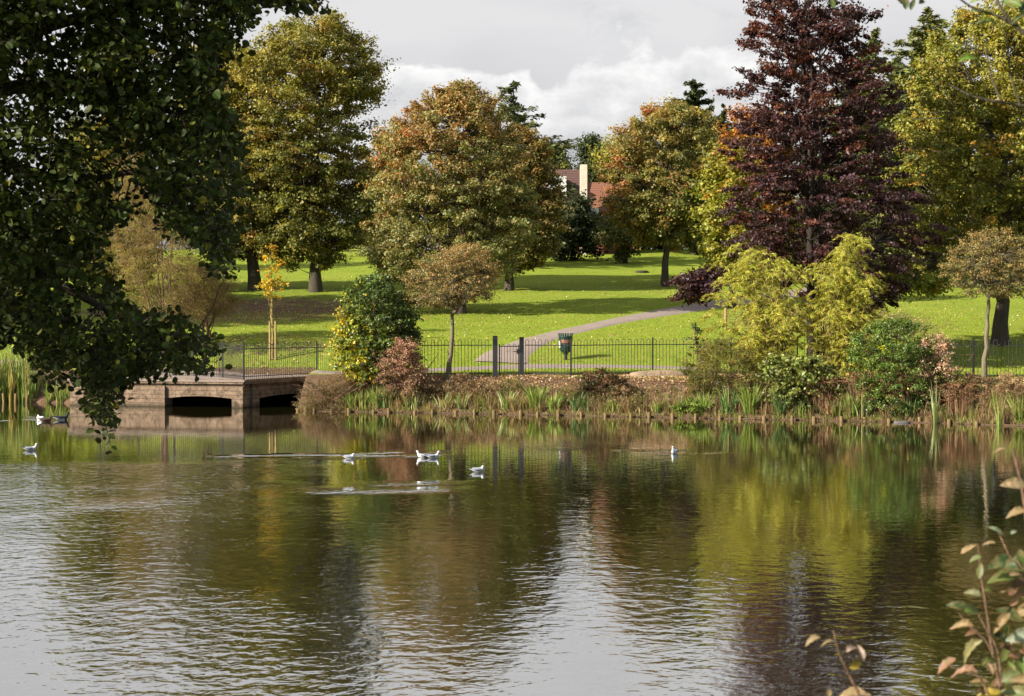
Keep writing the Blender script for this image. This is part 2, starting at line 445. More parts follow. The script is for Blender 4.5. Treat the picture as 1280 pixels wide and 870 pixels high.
# ------------------------------------------------------------------ trees
def crown_points(rows, D, rng, n, shell=.4, squeeze=1.0, depth=1.0):
    """n points in a round crown whose outline is given by rows (py, x left, x right) at distance D"""
    R = np.array(rows, float)
    ys = np.linspace(R[0, 0], R[-1, 0], 200)
    xl = np.interp(ys, R[:, 0], R[:, 1]); xr = np.interp(ys, R[:, 0], R[:, 2])
    w = (xr - xl) / 2; pr = w + 3; pr = pr / pr.sum()
    k = rng.choice(200, n, p=pr)
    a = rng.uniform(0, 2 * pi, n); r = rng.uniform(0, 1, n) ** shell
    edge = np.minimum(k, 199 - k) / 200.
    r = np.where(edge < .12, r ** .5 * np.sqrt(rng.uniform(0, 1, n)) ** (1 - edge / .12), r)
    u, v = np.cos(a) * r, np.sin(a) * r
    xc = (xl + xr)[k] / 2; px = xc + u * w[k] * squeeze; py = ys[k] + rng.uniform(-1, 1, n)
    Dd = D + v * w[k] / F * D * depth * squeeze
    P = np.array([pix(a_, b_, 1.) for a_, b_ in zip(px, py)])
    base = np.array([0, 0, CAMH]); ray = P - base
    # outline is taken at distance D, the depth offset moves the point straight back
    Q = base + ray * D; Q[:, 1] = Dd
    h = (ys[-1] - py) / (ys[-1] - ys[0])
    return Q, u, v, h

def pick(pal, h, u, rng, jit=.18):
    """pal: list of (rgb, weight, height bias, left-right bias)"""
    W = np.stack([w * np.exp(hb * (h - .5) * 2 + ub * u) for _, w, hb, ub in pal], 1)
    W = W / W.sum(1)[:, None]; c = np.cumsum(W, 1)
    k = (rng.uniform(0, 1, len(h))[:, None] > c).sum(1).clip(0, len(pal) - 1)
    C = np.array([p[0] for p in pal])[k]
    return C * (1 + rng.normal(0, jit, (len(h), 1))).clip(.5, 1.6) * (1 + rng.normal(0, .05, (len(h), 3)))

def foliage(mb, C, u, h, cr, nl, size, pal, rng, T=T_QUAD, flat=.65, up=.5, mixk=.55, droop=0., hollow=.5, axis_down=False, cvar=.3):
    """leaf clumps round the centres C"""
    n = len(C); k = rng.poisson(nl, n) + 2
    idx = np.repeat(np.arange(n), k); m = len(idx)
    d = rng.normal(size=(m, 3)); d /= np.linalg.norm(d, axis=1)[:, None]
    r = np.abs(rng.normal(0, .55, m)) * (1 - hollow) + hollow * rng.uniform(.35, 1.05, m)
    r = np.minimum(r, 1.25)
    rr = (cr * (1 + rng.normal(0, cvar, n)).clip(.35, 1.9))[idx]
    out = C - np.median(C, 0); out /= np.linalg.norm(out, axis=1)[:, None] + 1e-6
    out = out + rng.normal(0, .5, (n, 3)) * [1, 1, .4]; out /= np.linalg.norm(out, axis=1)[:, None]
    off = d * (r * rr)[:, None]; off[:, 2] *= flat
    oi = out[idx]; off += oi * (np.sum(off * oi, 1) * .8)[:, None]
    off[:, 2] -= droop * (off[:, 0] ** 2 + off[:, 1] ** 2) / max(cr, .01)
    P = C[idx] + off
    Nn = d * .7 + rng.normal(0, .55, (m, 3)); Nn[:, 2] += up
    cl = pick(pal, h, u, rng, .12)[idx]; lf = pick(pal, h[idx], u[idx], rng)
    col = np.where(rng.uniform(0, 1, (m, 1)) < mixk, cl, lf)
    ax = None
    if axis_down:
        ax = rng.normal(0, .5, (m, 3)) + off / max(cr, .01) * .5; ax[:, 2] -= .8
        Nn = rng.normal(0, 1, (m, 3)); Nn[:, 2] += .3
    leaves(mb, P, Nn, size * (1 + rng.normal(0, .22, m)).clip(.5, 1.7), col.clip(.004, .95), T, rng, ax)

def tree(name, label, rows, pal, base=None, D=None, bpx=None, group=None, cat='tree', cr=.5, ncl=300, nl=170, size=.13,
         trunk=.22, limbs=9, mat=None, bark=None, T=T_QUAD, seed=1, shell=.4, flat=.65, up=.5, squeeze=.9, fork=.5, twigs=1.0,
         multi=1, droop=0., mixk=.55, hollow=.5, depth=1.0, trunk_part='trunk', crown_part='crown', axis_down=False, lean=0., twr=.02, extra=None, fat=1.0):
    rng = np.random.default_rng(seed)
    if base is not None: b = onground(*base)
    else:
        q = pix(bpx, 435, D); b = np.array([q[0], D, 0.]); b[2] = gh(b[0], D)
    if D is None: D = b[1]
    root = empty(name, b, label, cat, group)
    C, u, v, h = crown_points(rows, D, rng, ncl, shell, squeeze, depth)
    if extra:
        for rws, dd, nn in extra:
            C2, u2, v2, h2 = crown_points(rws, dd, rng, nn, shell, squeeze, depth)
            C = np.vstack([C, C2]); u = np.r_[u, u2]; v = np.r_[v, v2]; h = np.r_[h, h2 * .3]
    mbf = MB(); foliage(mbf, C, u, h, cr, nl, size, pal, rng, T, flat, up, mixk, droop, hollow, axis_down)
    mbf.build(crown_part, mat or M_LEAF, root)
    # skeleton
    zt, zb = C[:, 2].max(), C[:, 2].min()
    cx, cy = np.median(C[:, 0]), np.median(C[:, 1])
    mbt = MB(); nodes = []
    for s_ in range(multi):
        b2 = b + (rng.normal(0, trunk * 1.6, 3) * [1, 1, 0] if multi > 1 else 0)
        top = np.array([cx + (rng.normal(0, .6) if multi > 1 else 0), cy + (rng.normal(0, .6) if multi > 1 else 0), zb + (zt - zb) * .8])
        n = 14; t = np.linspace(0, 1, n)
        P = b2 * (1 - t[:, None]) + top * t[:, None]
        P[:, 0] += lean * np.sin(t * pi) + rng.normal(0, trunk * .25, n) * (t > .1); P[:, 1] += rng.normal(0, trunk * .25, n) * (t > .1)
        P[0, 2] -= .35
        rr = trunk * (1 - t) ** .75 * (1 + .5 * np.exp(-t * 22)) * .95 + trunk * .06
        tube(mbt, P, rr, 10)
        nodes.append(P)
    P = np.vstack(nodes); okz = P[:, 2] > b[2] + (zb - b[2]) * fork
    TP = P[okz] if okz.any() else P[-3:]
    LN = [TP]; LR = []
    for k in range(limbs):
        j = rng.integers(len(C)); s0 = TP[rng.integers(0, max(1, int(len(TP) * .75)))]
        tgt = s0 + (C[j] - s0) * rng.uniform(.6, .85)
        if tgt[2] < s0[2] - .3 * abs(zt - zb): tgt[2] = s0[2]
        cpts = curve(s0, tgt, rng.uniform(-.02, .1) * np.linalg.norm(tgt - s0), 8, rng, .03 * np.linalg.norm(tgt - s0))
        tube(mbt, cpts, np.linspace(trunk * .42, trunk * .1, 8) * fat, 6, cap=False)
        LN.append(cpts[2:])
    LN = np.vstack(LN)
    for j in range(int(len(C) * min(1, twigs))):
        d = np.linalg.norm(LN - C[j], axis=1) + np.where(LN[:, 2] > C[j][2] + .2, 1.5, 0)
        s0 = LN[np.argmin(d)]
        cpts = curve(s0, C[j], rng.uniform(-.05, .12) * np.linalg.norm(C[j] - s0), 5, rng, .02)
        tube(mbt, cpts, np.linspace(max(twr, trunk * .1), twr * .35, 5), 4, cap=False)
    mbt.build(trunk_part, bark or M_BARK, root)
    return root

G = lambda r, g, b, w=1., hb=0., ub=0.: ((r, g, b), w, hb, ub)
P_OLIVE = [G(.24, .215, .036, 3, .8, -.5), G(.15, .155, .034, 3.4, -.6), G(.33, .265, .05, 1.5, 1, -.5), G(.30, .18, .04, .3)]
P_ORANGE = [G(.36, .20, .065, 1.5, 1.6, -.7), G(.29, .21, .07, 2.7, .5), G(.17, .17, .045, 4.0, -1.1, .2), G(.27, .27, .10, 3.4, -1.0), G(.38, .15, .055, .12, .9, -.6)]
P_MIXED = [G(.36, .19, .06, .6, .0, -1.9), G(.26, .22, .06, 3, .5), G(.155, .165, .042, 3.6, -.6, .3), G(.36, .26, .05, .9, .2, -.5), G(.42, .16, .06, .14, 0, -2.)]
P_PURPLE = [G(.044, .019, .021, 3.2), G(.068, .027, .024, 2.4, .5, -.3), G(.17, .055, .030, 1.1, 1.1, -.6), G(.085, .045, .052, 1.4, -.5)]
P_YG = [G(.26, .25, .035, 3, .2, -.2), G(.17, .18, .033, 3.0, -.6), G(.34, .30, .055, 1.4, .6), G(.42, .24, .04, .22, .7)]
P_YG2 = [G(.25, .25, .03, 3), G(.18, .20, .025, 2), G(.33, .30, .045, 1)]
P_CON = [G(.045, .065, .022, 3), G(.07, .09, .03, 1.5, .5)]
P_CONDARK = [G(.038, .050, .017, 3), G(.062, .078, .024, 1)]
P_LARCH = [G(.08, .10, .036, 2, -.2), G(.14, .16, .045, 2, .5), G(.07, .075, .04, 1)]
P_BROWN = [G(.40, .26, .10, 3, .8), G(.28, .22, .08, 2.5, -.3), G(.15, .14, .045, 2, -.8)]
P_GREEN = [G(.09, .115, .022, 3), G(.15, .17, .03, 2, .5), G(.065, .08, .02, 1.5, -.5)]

# --- far row behind the crest
tr = np.random.default_rng(77)
FAR = [
 ('dark tall hedge tree at the far crest below the house roof', P_CONDARK, 113, 716, [(248, 700, 722), (256, 688, 742), (275, 680, 752), (300, 680, 752), (318, 680, 752)]),
 ('round green tree behind the crest left of the house', P_GREEN + [G(.2, .2, .03, 2, .8)], 132, 690, [(178, 678, 700), (190, 664, 712), (212, 655, 722), (260, 655, 722), (315, 655, 715)]),
 ('yellow green tree behind the crest right of the chimney', P_YG, 134, 770, [(172, 760, 800), (190, 744, 810), (215, 738, 815), (250, 752, 815), (312, 765, 815)]),
 ('small dark pine behind the chimney', P_CONDARK, 140, 741, [(174, 736, 746), (186, 727, 757), (205, 724, 760), (240, 728, 760)]),
 ('orange topped tree behind the gap between the two left trees', P_ORANGE, 118, 487, [(148, 474, 488), (165, 462, 510), (210, 445, 530), (300, 440, 535), (325, 440, 530)]),
 ('orange and yellow tree glimpsed behind the left side of the purple tree', [G(.42, .16, .03, 3, 1), G(.3, .2, .03, 2), G(.2, .18, .03, 2, -1)], 100, 935, [(140, 905, 965), (160, 893, 995), (190, 888, 1000), (250, 890, 1000), (330, 895, 1000)]),
 ('green tree at the crest behind the right tree with the yellow leaves', P_GREEN, 120, 890, [(165, 880, 900), (185, 870, 915), (240, 865, 925), (315, 865, 925)]),
 ('dull green tree behind the purple tree', P_GREEN, 110, 1030, [(190, 1000, 1060), (220, 980, 1090), (300, 975, 1100), (335, 975, 1100)]),
 ('dull green tree behind the right side of the purple tree', P_GREEN, 105, 1130, [(150, 1100, 1150), (190, 1080, 1190), (280, 1070, 1200), (345, 1070, 1200)]),
 ('leafy green tree at the far right edge behind the big yellow green tree', P_YG, 100, 1290, [(90, 1250, 1330), (150, 1215, 1380), (260, 1200, 1400), (350, 1200, 1400)]),
 ('dark green tree at the crest between the two left trunks', P_GREEN, 125, 360, [(200, 330, 390), (230, 305, 420), (290, 300, 430), (322, 300, 430)]),
 ('dark green tree at the crest behind the left trunks', P_GREEN, 122, 285, [(190, 260, 310), (225, 235, 335), (290, 230, 340), (324, 230, 340)]),
 ('bluish green tree seen through the alder branches', [G(.07, .10, .045, 3), G(.12, .15, .07, 1)], 100, 130, [(130, 100, 150), (170, 70, 190), (240, 60, 210), (345, 60, 210)]),
 ('low green tree behind the alder near the left edge', P_GREEN, 96, 40, [(262, 10, 60), (280, -20, 80), (310, -30, 90), (355, -30, 90)]),
 ('broad green tree beyond the left edge', P_GREEN, 92, -90, [(275, -150, -60), (300, -190, -10), (360, -200, 0)]),
 ('dark crest tree behind the orange tree', P_GREEN, 124, 560, [(200, 520, 600), (240, 500, 640), (320, 500, 650)]),
 ('dark crest tree behind the right tree with the yellow leaves', P_GREEN, 128, 830, [(210, 800, 860), (240, 790, 875), (311, 790, 875)]),
 ('green crest tree beyond the right edge', P_GREEN, 110, 1450, [(150, 1400, 1500), (230, 1350, 1560), (345, 1350, 1560)]),
]
for i, (lab, pal, D_, bpx, rows) in enumerate(FAR):
    big = (rows[-1][0] - rows[0][0]) * D_ / F
    con = 'pine' in lab or 'hedge' in lab
    tree('conifer_tree' if 'pine' in lab else 'background_tree', lab, rows, pal, D=D_, bpx=bpx, group='trees along the far crest',
         cr=.8, ncl=int(45 + 14 * big), nl=95, size=.24, trunk=.22, limbs=4, seed=100 + i, twigs=.4, shell=.5, squeeze=.88,
         mat=M_NEEDLE if con else M_LEAF)

# trees past the left edge whose shadows fall across the lawn under the olive trees
for i, (x, y, hh, lab) in enumerate(((-30, 61.5, 17, 'tall tree beyond the left edge that shades the lawn'), (-31, 66.5, 17, 'second tall tree beyond the left edge'), (-31, 73, 11, 'third tall tree beyond the left edge behind the others'))):
    a_ = 640 + x / y * F; k_ = F / y
    tree('broadleaf_tree', lab, [(405 - hh * k_, a_ - 1.5 * k_, a_ + 1.5 * k_), (405 - hh * .8 * k_, a_ - 4.5 * k_, a_ + 4.5 * k_), (405 - hh * .4 * k_, a_ - 5.5 * k_, a_ + 5.5 * k_), (405 - 1.5 * k_, a_ - 4 * k_, a_ + 4 * k_)], P_GREEN, D=y, bpx=a_,
         cr=.9, ncl=420, nl=80, size=.28, trunk=.3, limbs=6, seed=90 + i, twigs=.3)
# the far wood that closes the view along the crest
rng = np.random.default_rng(95); mb = MB(); n = 900
X = rng.uniform(-75, 95, n); Y = rng.uniform(142, 150, n); hz = 2.2 + 1.6 * vnoise(X, Y, 9, 7); Zt = gh(X, Y)
C = np.stack([X, Y, Zt + hz * rng.uniform(0, 1, n) ** .6], 1)
foliage(mb, C, X * 0, rng.uniform(0, 1, n), 1.0, 55, .38, [G(.08, .10, .025, 3), G(.13, .12, .03, 2), G(.05, .065, .02, 2)], rng)
tag(mb.build('far_wood', M_LEAF), kind='stuff')

# --- conifers
def conifer(name, label, top, basepx, D, halfw, pal, seed, tiers=16, size=.3, sparse=1.0, bottom=330):
    """layered boughs on a straight trunk; top=(px,py); halfw = half width in px at the foot"""
    rng = np.random.default_rng(seed)
    T_ = pix(*top, D); b = np.array([T_[0], D, gh(T_[0], D)])
    root = empty(name, b, label, 'tree', 'conifers on the skyline')
    mbt, mbf = MB(), MB(); H = T_[2] - b[2]; W = halfw / F * D
    tube(mbt, [b - [0, 0, .3], b + [0, 0, H * .5], T_], [.25, .15, .02], 8)
    P, A, Nn = [], [], []
    for k in range(tiers):
        t = (k + .25) / tiers; z = T_[2] - t * H * .93; w = min(W * (t ** .85), W * .45)
        nb = int(5 + 7 * t)
        for j in range(nb):
            a = rng.uniform(0, 2 * pi); L = w * rng.uniform(.55, 1.15) + .15
            d = np.array([cos(a), sin(a), 0]); n = 7
            s = np.linspace(0, 1, n)[:, None]
            C = np.array([b[0], b[1], z + rng.normal(0, .2)]) + d * L * s + np.array([0, 0, 1.]) * (.16 * L * s ** 2 - .10 * L * s)
            tube(mbt, C, np.linspace(.05, .012, n), 4, cap=False)
            m = int(42 * L * sparse) + 8
            si = rng.uniform(.12, 1.05, m)[:, None]
            side = np.array([-d[1], d[0], 0]) * rng.normal(0, .13 * L, (m, 1)) * (1.15 - si)
            pp = C[0] + d * L * si + np.array([0, 0, 1.]) * (.16 * L * si ** 2 - .10 * L * si) + side + rng.normal(0, .05, (m, 3))
            pp[:, 2] -= np.abs(rng.normal(0, .10, m))
            P.append(pp); A.append(d + side / (L + .1) * 2 + rng.normal(0, .35, (m, 3)) - [0, 0, .15]); Nn.append(rng.normal(0, .5, (m, 3)) + [0, 0, .8])
    P, A, Nn = map(np.vstack, (P, A, Nn)); hh = (P[:, 2] - b[2]) / H
    T = (np.array([(-.5, 0, 0), (-.1, -.17, .0), (.5, 0, -.05), (-.1, .17, .0)]), [(0, 1, 2, 3)])
    leaves(mbf, P, Nn, size * (1 + rng.normal(0, .25, len(P))).clip(.5, 1.6), pick(pal, hh, P[:, 0] * 0, rng), T, rng, A)
    mbf.build('crown', M_NEEDLE, root); mbt.build('trunk', M_BARK, root)
conifer('conifer_tree', 'feathery larch rising behind the round orange tree', (642, 103), 642, 105, 165, P_LARCH, 31, 20, .34, .9)
conifer('conifer_tree', 'smaller larch top left of the feathery larch', (608, 128), 608, 108, 62, P_LARCH, 32, 13, .34, .8)
conifer('conifer_tree', 'dark green conifer tip behind the mixed autumn tree', (868, 102), 868, 120, 140, P_CONDARK, 33, 30, .42, 1.9)
conifer('conifer_tree', 'conifer between purple tree and big yellow green tree', (1092, 46), 1092, 92, 165, P_LARCH + [G(.17, .17, .04, 2)], 34, 34, .36, 1.6)
conifer('conifer_tree', 'tall conifer behind the top of the yellow green tree', (1162, 14), 1162, 88, 200, P_LARCH + [G(.17, .17, .04, 2)], 35, 36, .36, 1.6)
conifer('conifer_tree', 'slim conifer just right of the purple tree top', (1122, 72), 1122, 96, 120, P_LARCH, 36, 30, .34, 1.6)
conifer('conifer_tree', 'narrow dark conifer left of the purple tree', (905, 135), 905, 118, 90, P_CONDARK, 37, 16, .4, 1.2)

# --- the named trees of the park
tree('broadleaf_tree', 'tall olive green tree left of the round orange tree, top right of the alder', [(20, 385, 425), (35, 345, 448), (60, 295, 472), (90, 275, 486), (122, 268, 485), (150, 268, 466), (175, 268, 474),
     (215, 268, 484), (255, 272, 478), (290, 290, 468), (318, 330, 440), (332, 345, 425)], P_OLIVE, base=(395, 365), cr=.58, ncl=720, nl=170, size=.155, trunk=.3, limbs=14, seed=2, shell=.42, flat=.5, squeeze=.93)
tree('broadleaf_tree', 'olive green tree with leaning trunk behind the alder', [(60, 240, 300), (90, 215, 330), (150, 200, 350), (220, 205, 365), (280, 225, 370), (322, 250, 360)], P_OLIVE,
     base=(320, 363), cr=.65, ncl=340, nl=170, size=.18, trunk=.32, limbs=10, seed=3, flat=.5)
tree('broadleaf_tree', 'olive tree beyond the lawn behind the brown weeping shrub', [(150, 100, 160), (190, 70, 200), (260, 60, 215), (330, 75, 205), (350, 90, 190)], P_OLIVE,
     D=84, bpx=140, cr=.65, ncl=260, nl=150, size=.18, trunk=.3, limbs=8, seed=4, flat=.5)
tree('maple_tree', 'round tree with orange crown top standing on the lawn behind the thorn tree', [(108, 560, 592), (116, 528, 606), (135, 505, 632), (160, 486, 648), (190, 470, 660), (220, 459, 668), (255, 452, 672), (290, 450, 674),
     (318, 455, 665), (340, 470, 645), (356, 490, 600)], P_ORANGE, base=(575, 392), cr=.42, ncl=620, nl=170, size=.125, trunk=.24, limbs=14, seed=5, shell=.33, squeeze=.95)
tree('maple_tree', 'olive and orange tree overlapping the right side of the round orange tree', [(162, 630, 668), (180, 612, 684), (210, 600, 697), (250, 592, 706), (290, 592, 706), (318, 600, 695), (338, 612, 672)],
     [G(.26, .155, .04, 2, .8), G(.13, .115, .028, 3, -.5), G(.20, .165, .035, 2)], base=(636, 363), cr=.45, ncl=420, nl=150, size=.15, trunk=.24, limbs=10, seed=6, shell=.36)
tree('maple_tree', 'mixed green and orange tree on the lawn above the path', [(130, 812, 860), (140, 792, 882), (160, 772, 898), (185, 760, 906), (215, 752, 910), (245, 752, 908), (272, 762, 900), (290, 785, 885), (304, 800, 870)],
     P_MIXED, base=(831, 358), cr=.45, ncl=520, nl=170, size=.14, trunk=.2, limbs=12, seed=7, shell=.35, squeeze=.95, fork=.9)
tree('small_tree', 'low bushy green tree left of the slim trunk above the path', [(258, 772, 785), (270, 756, 800), (290, 743, 815), (306, 748, 808), (322, 768, 792)],
     [G(.13, .14, .04, 3), G(.085, .10, .03, 2), G(.25, .2, .04, .4)], base=(780, 329), cr=.45, ncl=110, nl=120, size=.16, trunk=.09, limbs=6, seed=8, multi=3)
tree('broadleaf_tree', 'light yellow green tree tucked behind the left side of the purple tree', [(185, 895, 930), (205, 880, 950), (240, 872, 960), (280, 872, 960), (315, 876, 950), (345, 890, 940)],
     P_YG2 + [G(.4, .22, .03, .5, 1.5)], D=74, bpx=915, cr=.5, ncl=230, nl=120, size=.16, trunk=.16, limbs=8, seed=9)
tree('copper_beech', 'tall dark purple leaved tree right of the path', [(-45, 975, 1030), (-10, 945, 1065), (20, 932, 1095), (45, 920, 1102), (70, 895, 1095), (95, 915, 1110), (115, 890, 1118), (130, 925, 1130), (150, 915, 1120),
     (178, 908, 1125), (205, 905, 1118), (235, 905, 1140), (265, 905, 1160), (290, 905, 1176), (318, 915, 1172), (350, 935, 1150), (380, 980, 1120), (398, 1020, 1095)],
     P_PURPLE, D=54, bpx=1026, cr=.34, ncl=820, nl=120, bark=M_DARKBARK, twigs=.45, size=.115, trunk=.13, limbs=20, seed=10, shell=.6, flat=.4, multi=3, fork=.3, mat=M_LEAF, squeeze=1.0,
     extra=[([(338, 872, 900), (350, 845, 915), (365, 838, 905), (378, 845, 880)], 53.5, 44)])
tree('broadleaf_tree', 'huge yellow green tree with dark trunk at the right edge', [(10, 1195, 1300), (40, 1165, 1350), (80, 1140, 1390), (130, 1122, 1410), (190, 1115, 1420), (250, 1115, 1420), (300, 1128, 1400), (330, 1150, 1380)],
     P_YG + [G(.4, .22, .02, .25)], base=(1250, 430), cr=.42, ncl=760, nl=150, size=.125, trunk=.26, limbs=18, seed=11, shell=.4, squeeze=.97, fork=.7,
     extra=[([(325, 1120, 1200), (345, 1088, 1215), (362, 1100, 1190)], 56, 50)])

# --- small trees on the bank
tree('thorn_tree', 'small umbrella shaped brown leaved tree on the bank left of the gate', [(306, 568, 600), (314, 545, 612), (325, 522, 620), (338, 504, 626), (350, 494, 628), (362, 495, 624), (374, 500, 612), (384, 508, 560)],
     P_BROWN, D=48.3, bpx=559, cr=.17, ncl=520, nl=42, size=.048, trunk=.085, limbs=16, seed=12, shell=.5, flat=.5, bark=M_BARKP, fork=.78, twr=.010, lean=.06, squeeze=.97, twigs=1, depth=.9, fat=1.7)
tree('thorn_tree', 'small spreading brown leaved tree in front of the dark trunk at the right edge', [(288, 1220, 1262), (298, 1200, 1280), (312, 1186, 1296), (328, 1176, 1308), (345, 1176, 1310), (360, 1190, 1300), (370, 1210, 1290)],
     [G(.32, .21, .07, 3, .5), G(.22, .18, .06, 3), G(.17, .17, .055, 2, -.5)], D=45.6, bpx=1230, cr=.17, ncl=430, nl=40, size=.05, trunk=.08, limbs=18, seed=13, shell=.5, flat=.5, bark=M_BARKP, fork=.78, twr=.011, squeeze=1.03, depth=.9, fat=1.9)
sap = tree('sapling', 'slender young tree with golden leaves tied to stakes by the fence', [(302, 338, 343), (315, 332, 350), (330, 322, 356), (345, 318, 358), (360, 318, 358), (372, 328, 352)],
     [G(.55, .36, .02, 3), G(.42, .33, .03, 2), G(.55, .16, .02, .5, 0, -1.5)], base=(341, 448), cr=.16, ncl=55, nl=12, size=.10, trunk=.035, limbs=10, seed=14, bark=M_STEM, twr=.006, squeeze=.9, shell=.6)

# --- foliage shrubs
def shrub(name, label, rows, pal, D, bpx, **kw):
    kw.setdefault('cat', 'shrub'); kw.setdefault('multi', 4); kw.setdefault('trunk', .03); kw.setdefault('limbs', 8); kw.setdefault('fork', .1)
    kw.setdefault('crown_part', 'foliage'); kw.setdefault('trunk_part', 'stem'); kw.setdefault('twr', .006); kw.setdefault('bark', M_TWIG)
    return tree(name, label, rows, pal, D=D, bpx=bpx, **kw)
shrub('evergreen_shrub', 'large dark green shrub with yellow patches in front of the fence', [(345, 455, 475), (355, 440, 495), (370, 428, 512), (390, 420, 525), (410, 416, 530), (435, 414, 530), (455, 418, 525), (475, 430, 520)],
      [G(.075, .115, .022, 4, .6, .3), G(.11, .16, .03, 2), G(.22, .27, .03, 1.2, -1, -.8), G(.55, .42, .02, .4, -1.5, -2.2)], 48.6, 472, cr=.22, ncl=430, nl=60, size=.09, seed=15, mat=M_LEAFN)
shrub('flowering_shrub', 'pinkish brown shrub of faded flower heads below the dark green shrub', [(423, 490, 505), (430, 480, 522), (450, 474, 530), (465, 468, 538), (480, 466, 542), (496, 475, 540)],
      [G(.50, .29, .18, 3, .7), G(.36, .20, .12, 2), G(.18, .11, .06, 2, -1.2), G(.15, .15, .05, .6, -1)], 47.5, 503, cr=.15, ncl=210, nl=80, size=.045, seed=16, hollow=.75, mat=M_DRY)
shrub('weeping_shrub', 'tall tangled brown shrub under the alder branches', [(200, 150, 175), (235, 140, 200), (275, 130, 225), (295, 128, 245), (325, 130, 262), (355, 142, 268), (382, 160, 266), (404, 175, 255)],
      [G(.34, .25, .09, 3), G(.22, .19, .06, 2), G(.36, .34, .06, .9, -.5), G(.28, .17, .09, 1)], 58.6, 205, cr=.36, ncl=420, nl=110, size=.075, seed=17, trunk=.05, twr=.012, twigs=1, limbs=20, T=T_LONG, axis_down=True)
shrub('weeping_shrub', 'low brown twiggy shrub spreading right of the tangled one', [(332, 238, 268), (345, 222, 292), (362, 212, 305), (378, 212, 303), (392, 225, 290)],
      [G(.26, .18, .08, 3), G(.18, .13, .05, 2)], 60.5, 258, cr=.33, ncl=240, nl=90, size=.08, seed=18, trunk=.05, twr=.012, limbs=18, T=T_LONG, axis_down=True)
PB = [G(.46, .46, .07, 3, .2), G(.31, .35, .055, 2.4, -.3), G(.56, .50, .12, 1.5, -.3), G(.52, .38, .12, .8, -1)]
def bamboo(label, rows, D, bpx, n, seed):
    """arching canes, each with drooping side plumes of narrow leaves"""
    rng = np.random.default_rng(seed); q = pix(bpx, 470, D); b = np.array([q[0], D, float(gh(q[0], D))])
    root = empty('bamboo', b, label, 'bamboo', 'bamboo clumps'); mbt, mbf = MB(), MB()
    tips, u, v, h = crown_points(rows, D, rng, n, .8, 1.02, .9); tips = tips + rng.normal(0, .10, tips.shape)
    LP, LA, LN, LH = [], [], [], []
    for t_, h_ in zip(tips, h):
        s0 = b + [rng.normal(0, .28), rng.normal(0, .2), -.1]
        mid = s0 + (t_ - s0) * [.3, .3, .8]; t = np.linspace(0, 1, 10)[:, None]
        P = s0 * (1 - t) ** 2 + 2 * mid * t * (1 - t) + t_ * t * t
        o = (t_ - s0) * [1, 1, 0]; o = o / (np.linalg.norm(o) + .2)
        P = np.vstack([P, t_ + o * .16 + [0, 0, -.07], t_ + o * .28 + [0, 0, -.2]]); tube(mbt, P, np.linspace(.011, .002, 12), 4, cap=False)
        for k in range(rng.integers(7, 11)):
            i = rng.integers(4, 12) if k else 11; c = P[min(i, 11)]; a = rng.uniform(0, 2 * pi); L = rng.uniform(.14, .48)
            d = np.array([cos(a), sin(a) * .8, 0]) + o * .6; d /= np.linalg.norm(d)
            m = int(12 + 34 * L); s_ = rng.uniform(.1, 1, m)[:, None]
            p = c + d * L * s_ + np.array([0, 0, 1.]) * (.22 * L * s_ - .62 * L * s_ ** 2) + rng.normal(0, .018, (m, 3))
            ax = d * .8 + rng.normal(0, .35, (m, 3)); ax[:, 2] -= .1 + s_[:, 0] * .6
            LP.append(p); LA.append(ax); LN.append(rng.normal(0, .6, (m, 3)) + [0, -.2, .8]); LH.append(np.full(m, h_ + rng.normal(0, .15)))
    LP, LA, LN, LH = np.vstack(LP), np.vstack(LA), np.vstack(LN), np.concatenate(LH)
    leaves(mbf, LP, LN, .125 * (1 + rng.normal(0, .2, len(LP))).clip(.5, 1.6), pick(PB, LH, LH * 0, rng), T_LONG, rng, LA)
    mbf.build('foliage', M_BAMBOO, root); mbt.build('stem', M_STEM, root)
bamboo('feathery yellow green bamboo clump right of the path', [(296, 925, 940), (316, 905, 975), (340, 886, 1008), (370, 880, 1025), (400, 890, 1025), (430, 900, 1020), (460, 925, 1015), (478, 935, 1000)], 46.6, 965, 150, 19)
bamboo('taller pointed bamboo clump in front of the purple tree', [(283, 1055, 1068), (300, 1035, 1080), (320, 1020, 1088), (345, 1010, 1095), (375, 1010, 1105), (400, 1008, 1108), (430, 1010, 1098), (460, 1025, 1085)], 46.0, 1048, 145, 20)
shrub('clipped_shrub', 'dense rounded green shrub with a few yellow flowers', [(401, 1095, 1140), (408, 1075, 1165), (420, 1062, 1175), (445, 1056, 1182), (475, 1058, 1185), (505, 1062, 1180), (520, 1070, 1175)],
      [G(.10, .16, .022, 4, .5), G(.15, .21, .03, 2.5, .5), G(.06, .09, .018, 1.5, -1), G(.8, .7, .02, .03)], 43.3, 1118, cr=.17, ncl=420, nl=80, size=.055, seed=21, flat=.6, mat=M_LEAFN)
shrub('flowering_shrub', 'tall shrub with pale pink seed heads right of the rounded green shrub', [(416, 1160, 1182), (430, 1148, 1195), (455, 1142, 1200), (485, 1145, 1202), (518, 1150, 1200)],
      [G(.62, .40, .28, 2.4, 1.5), G(.2, .2, .07, 2, -.3), G(.14, .13, .05, 2, -1)], 42.7, 1176, cr=.15, ncl=140, nl=60, size=.05, seed=22)
shrub('fern_shrub', 'olive green fern like bush at the end of the visible fence', [(425, 880, 915), (436, 860, 940), (452, 850, 955), (470, 846, 958), (488, 855, 955), (498, 870, 945)],
      [G(.16, .15, .03, 3), G(.23, .20, .035, 2, .5), G(.08, .085, .02, 2, -1)], 45.5, 902, cr=.2, ncl=210, nl=60, size=.09, seed=23, T=T_LONG)
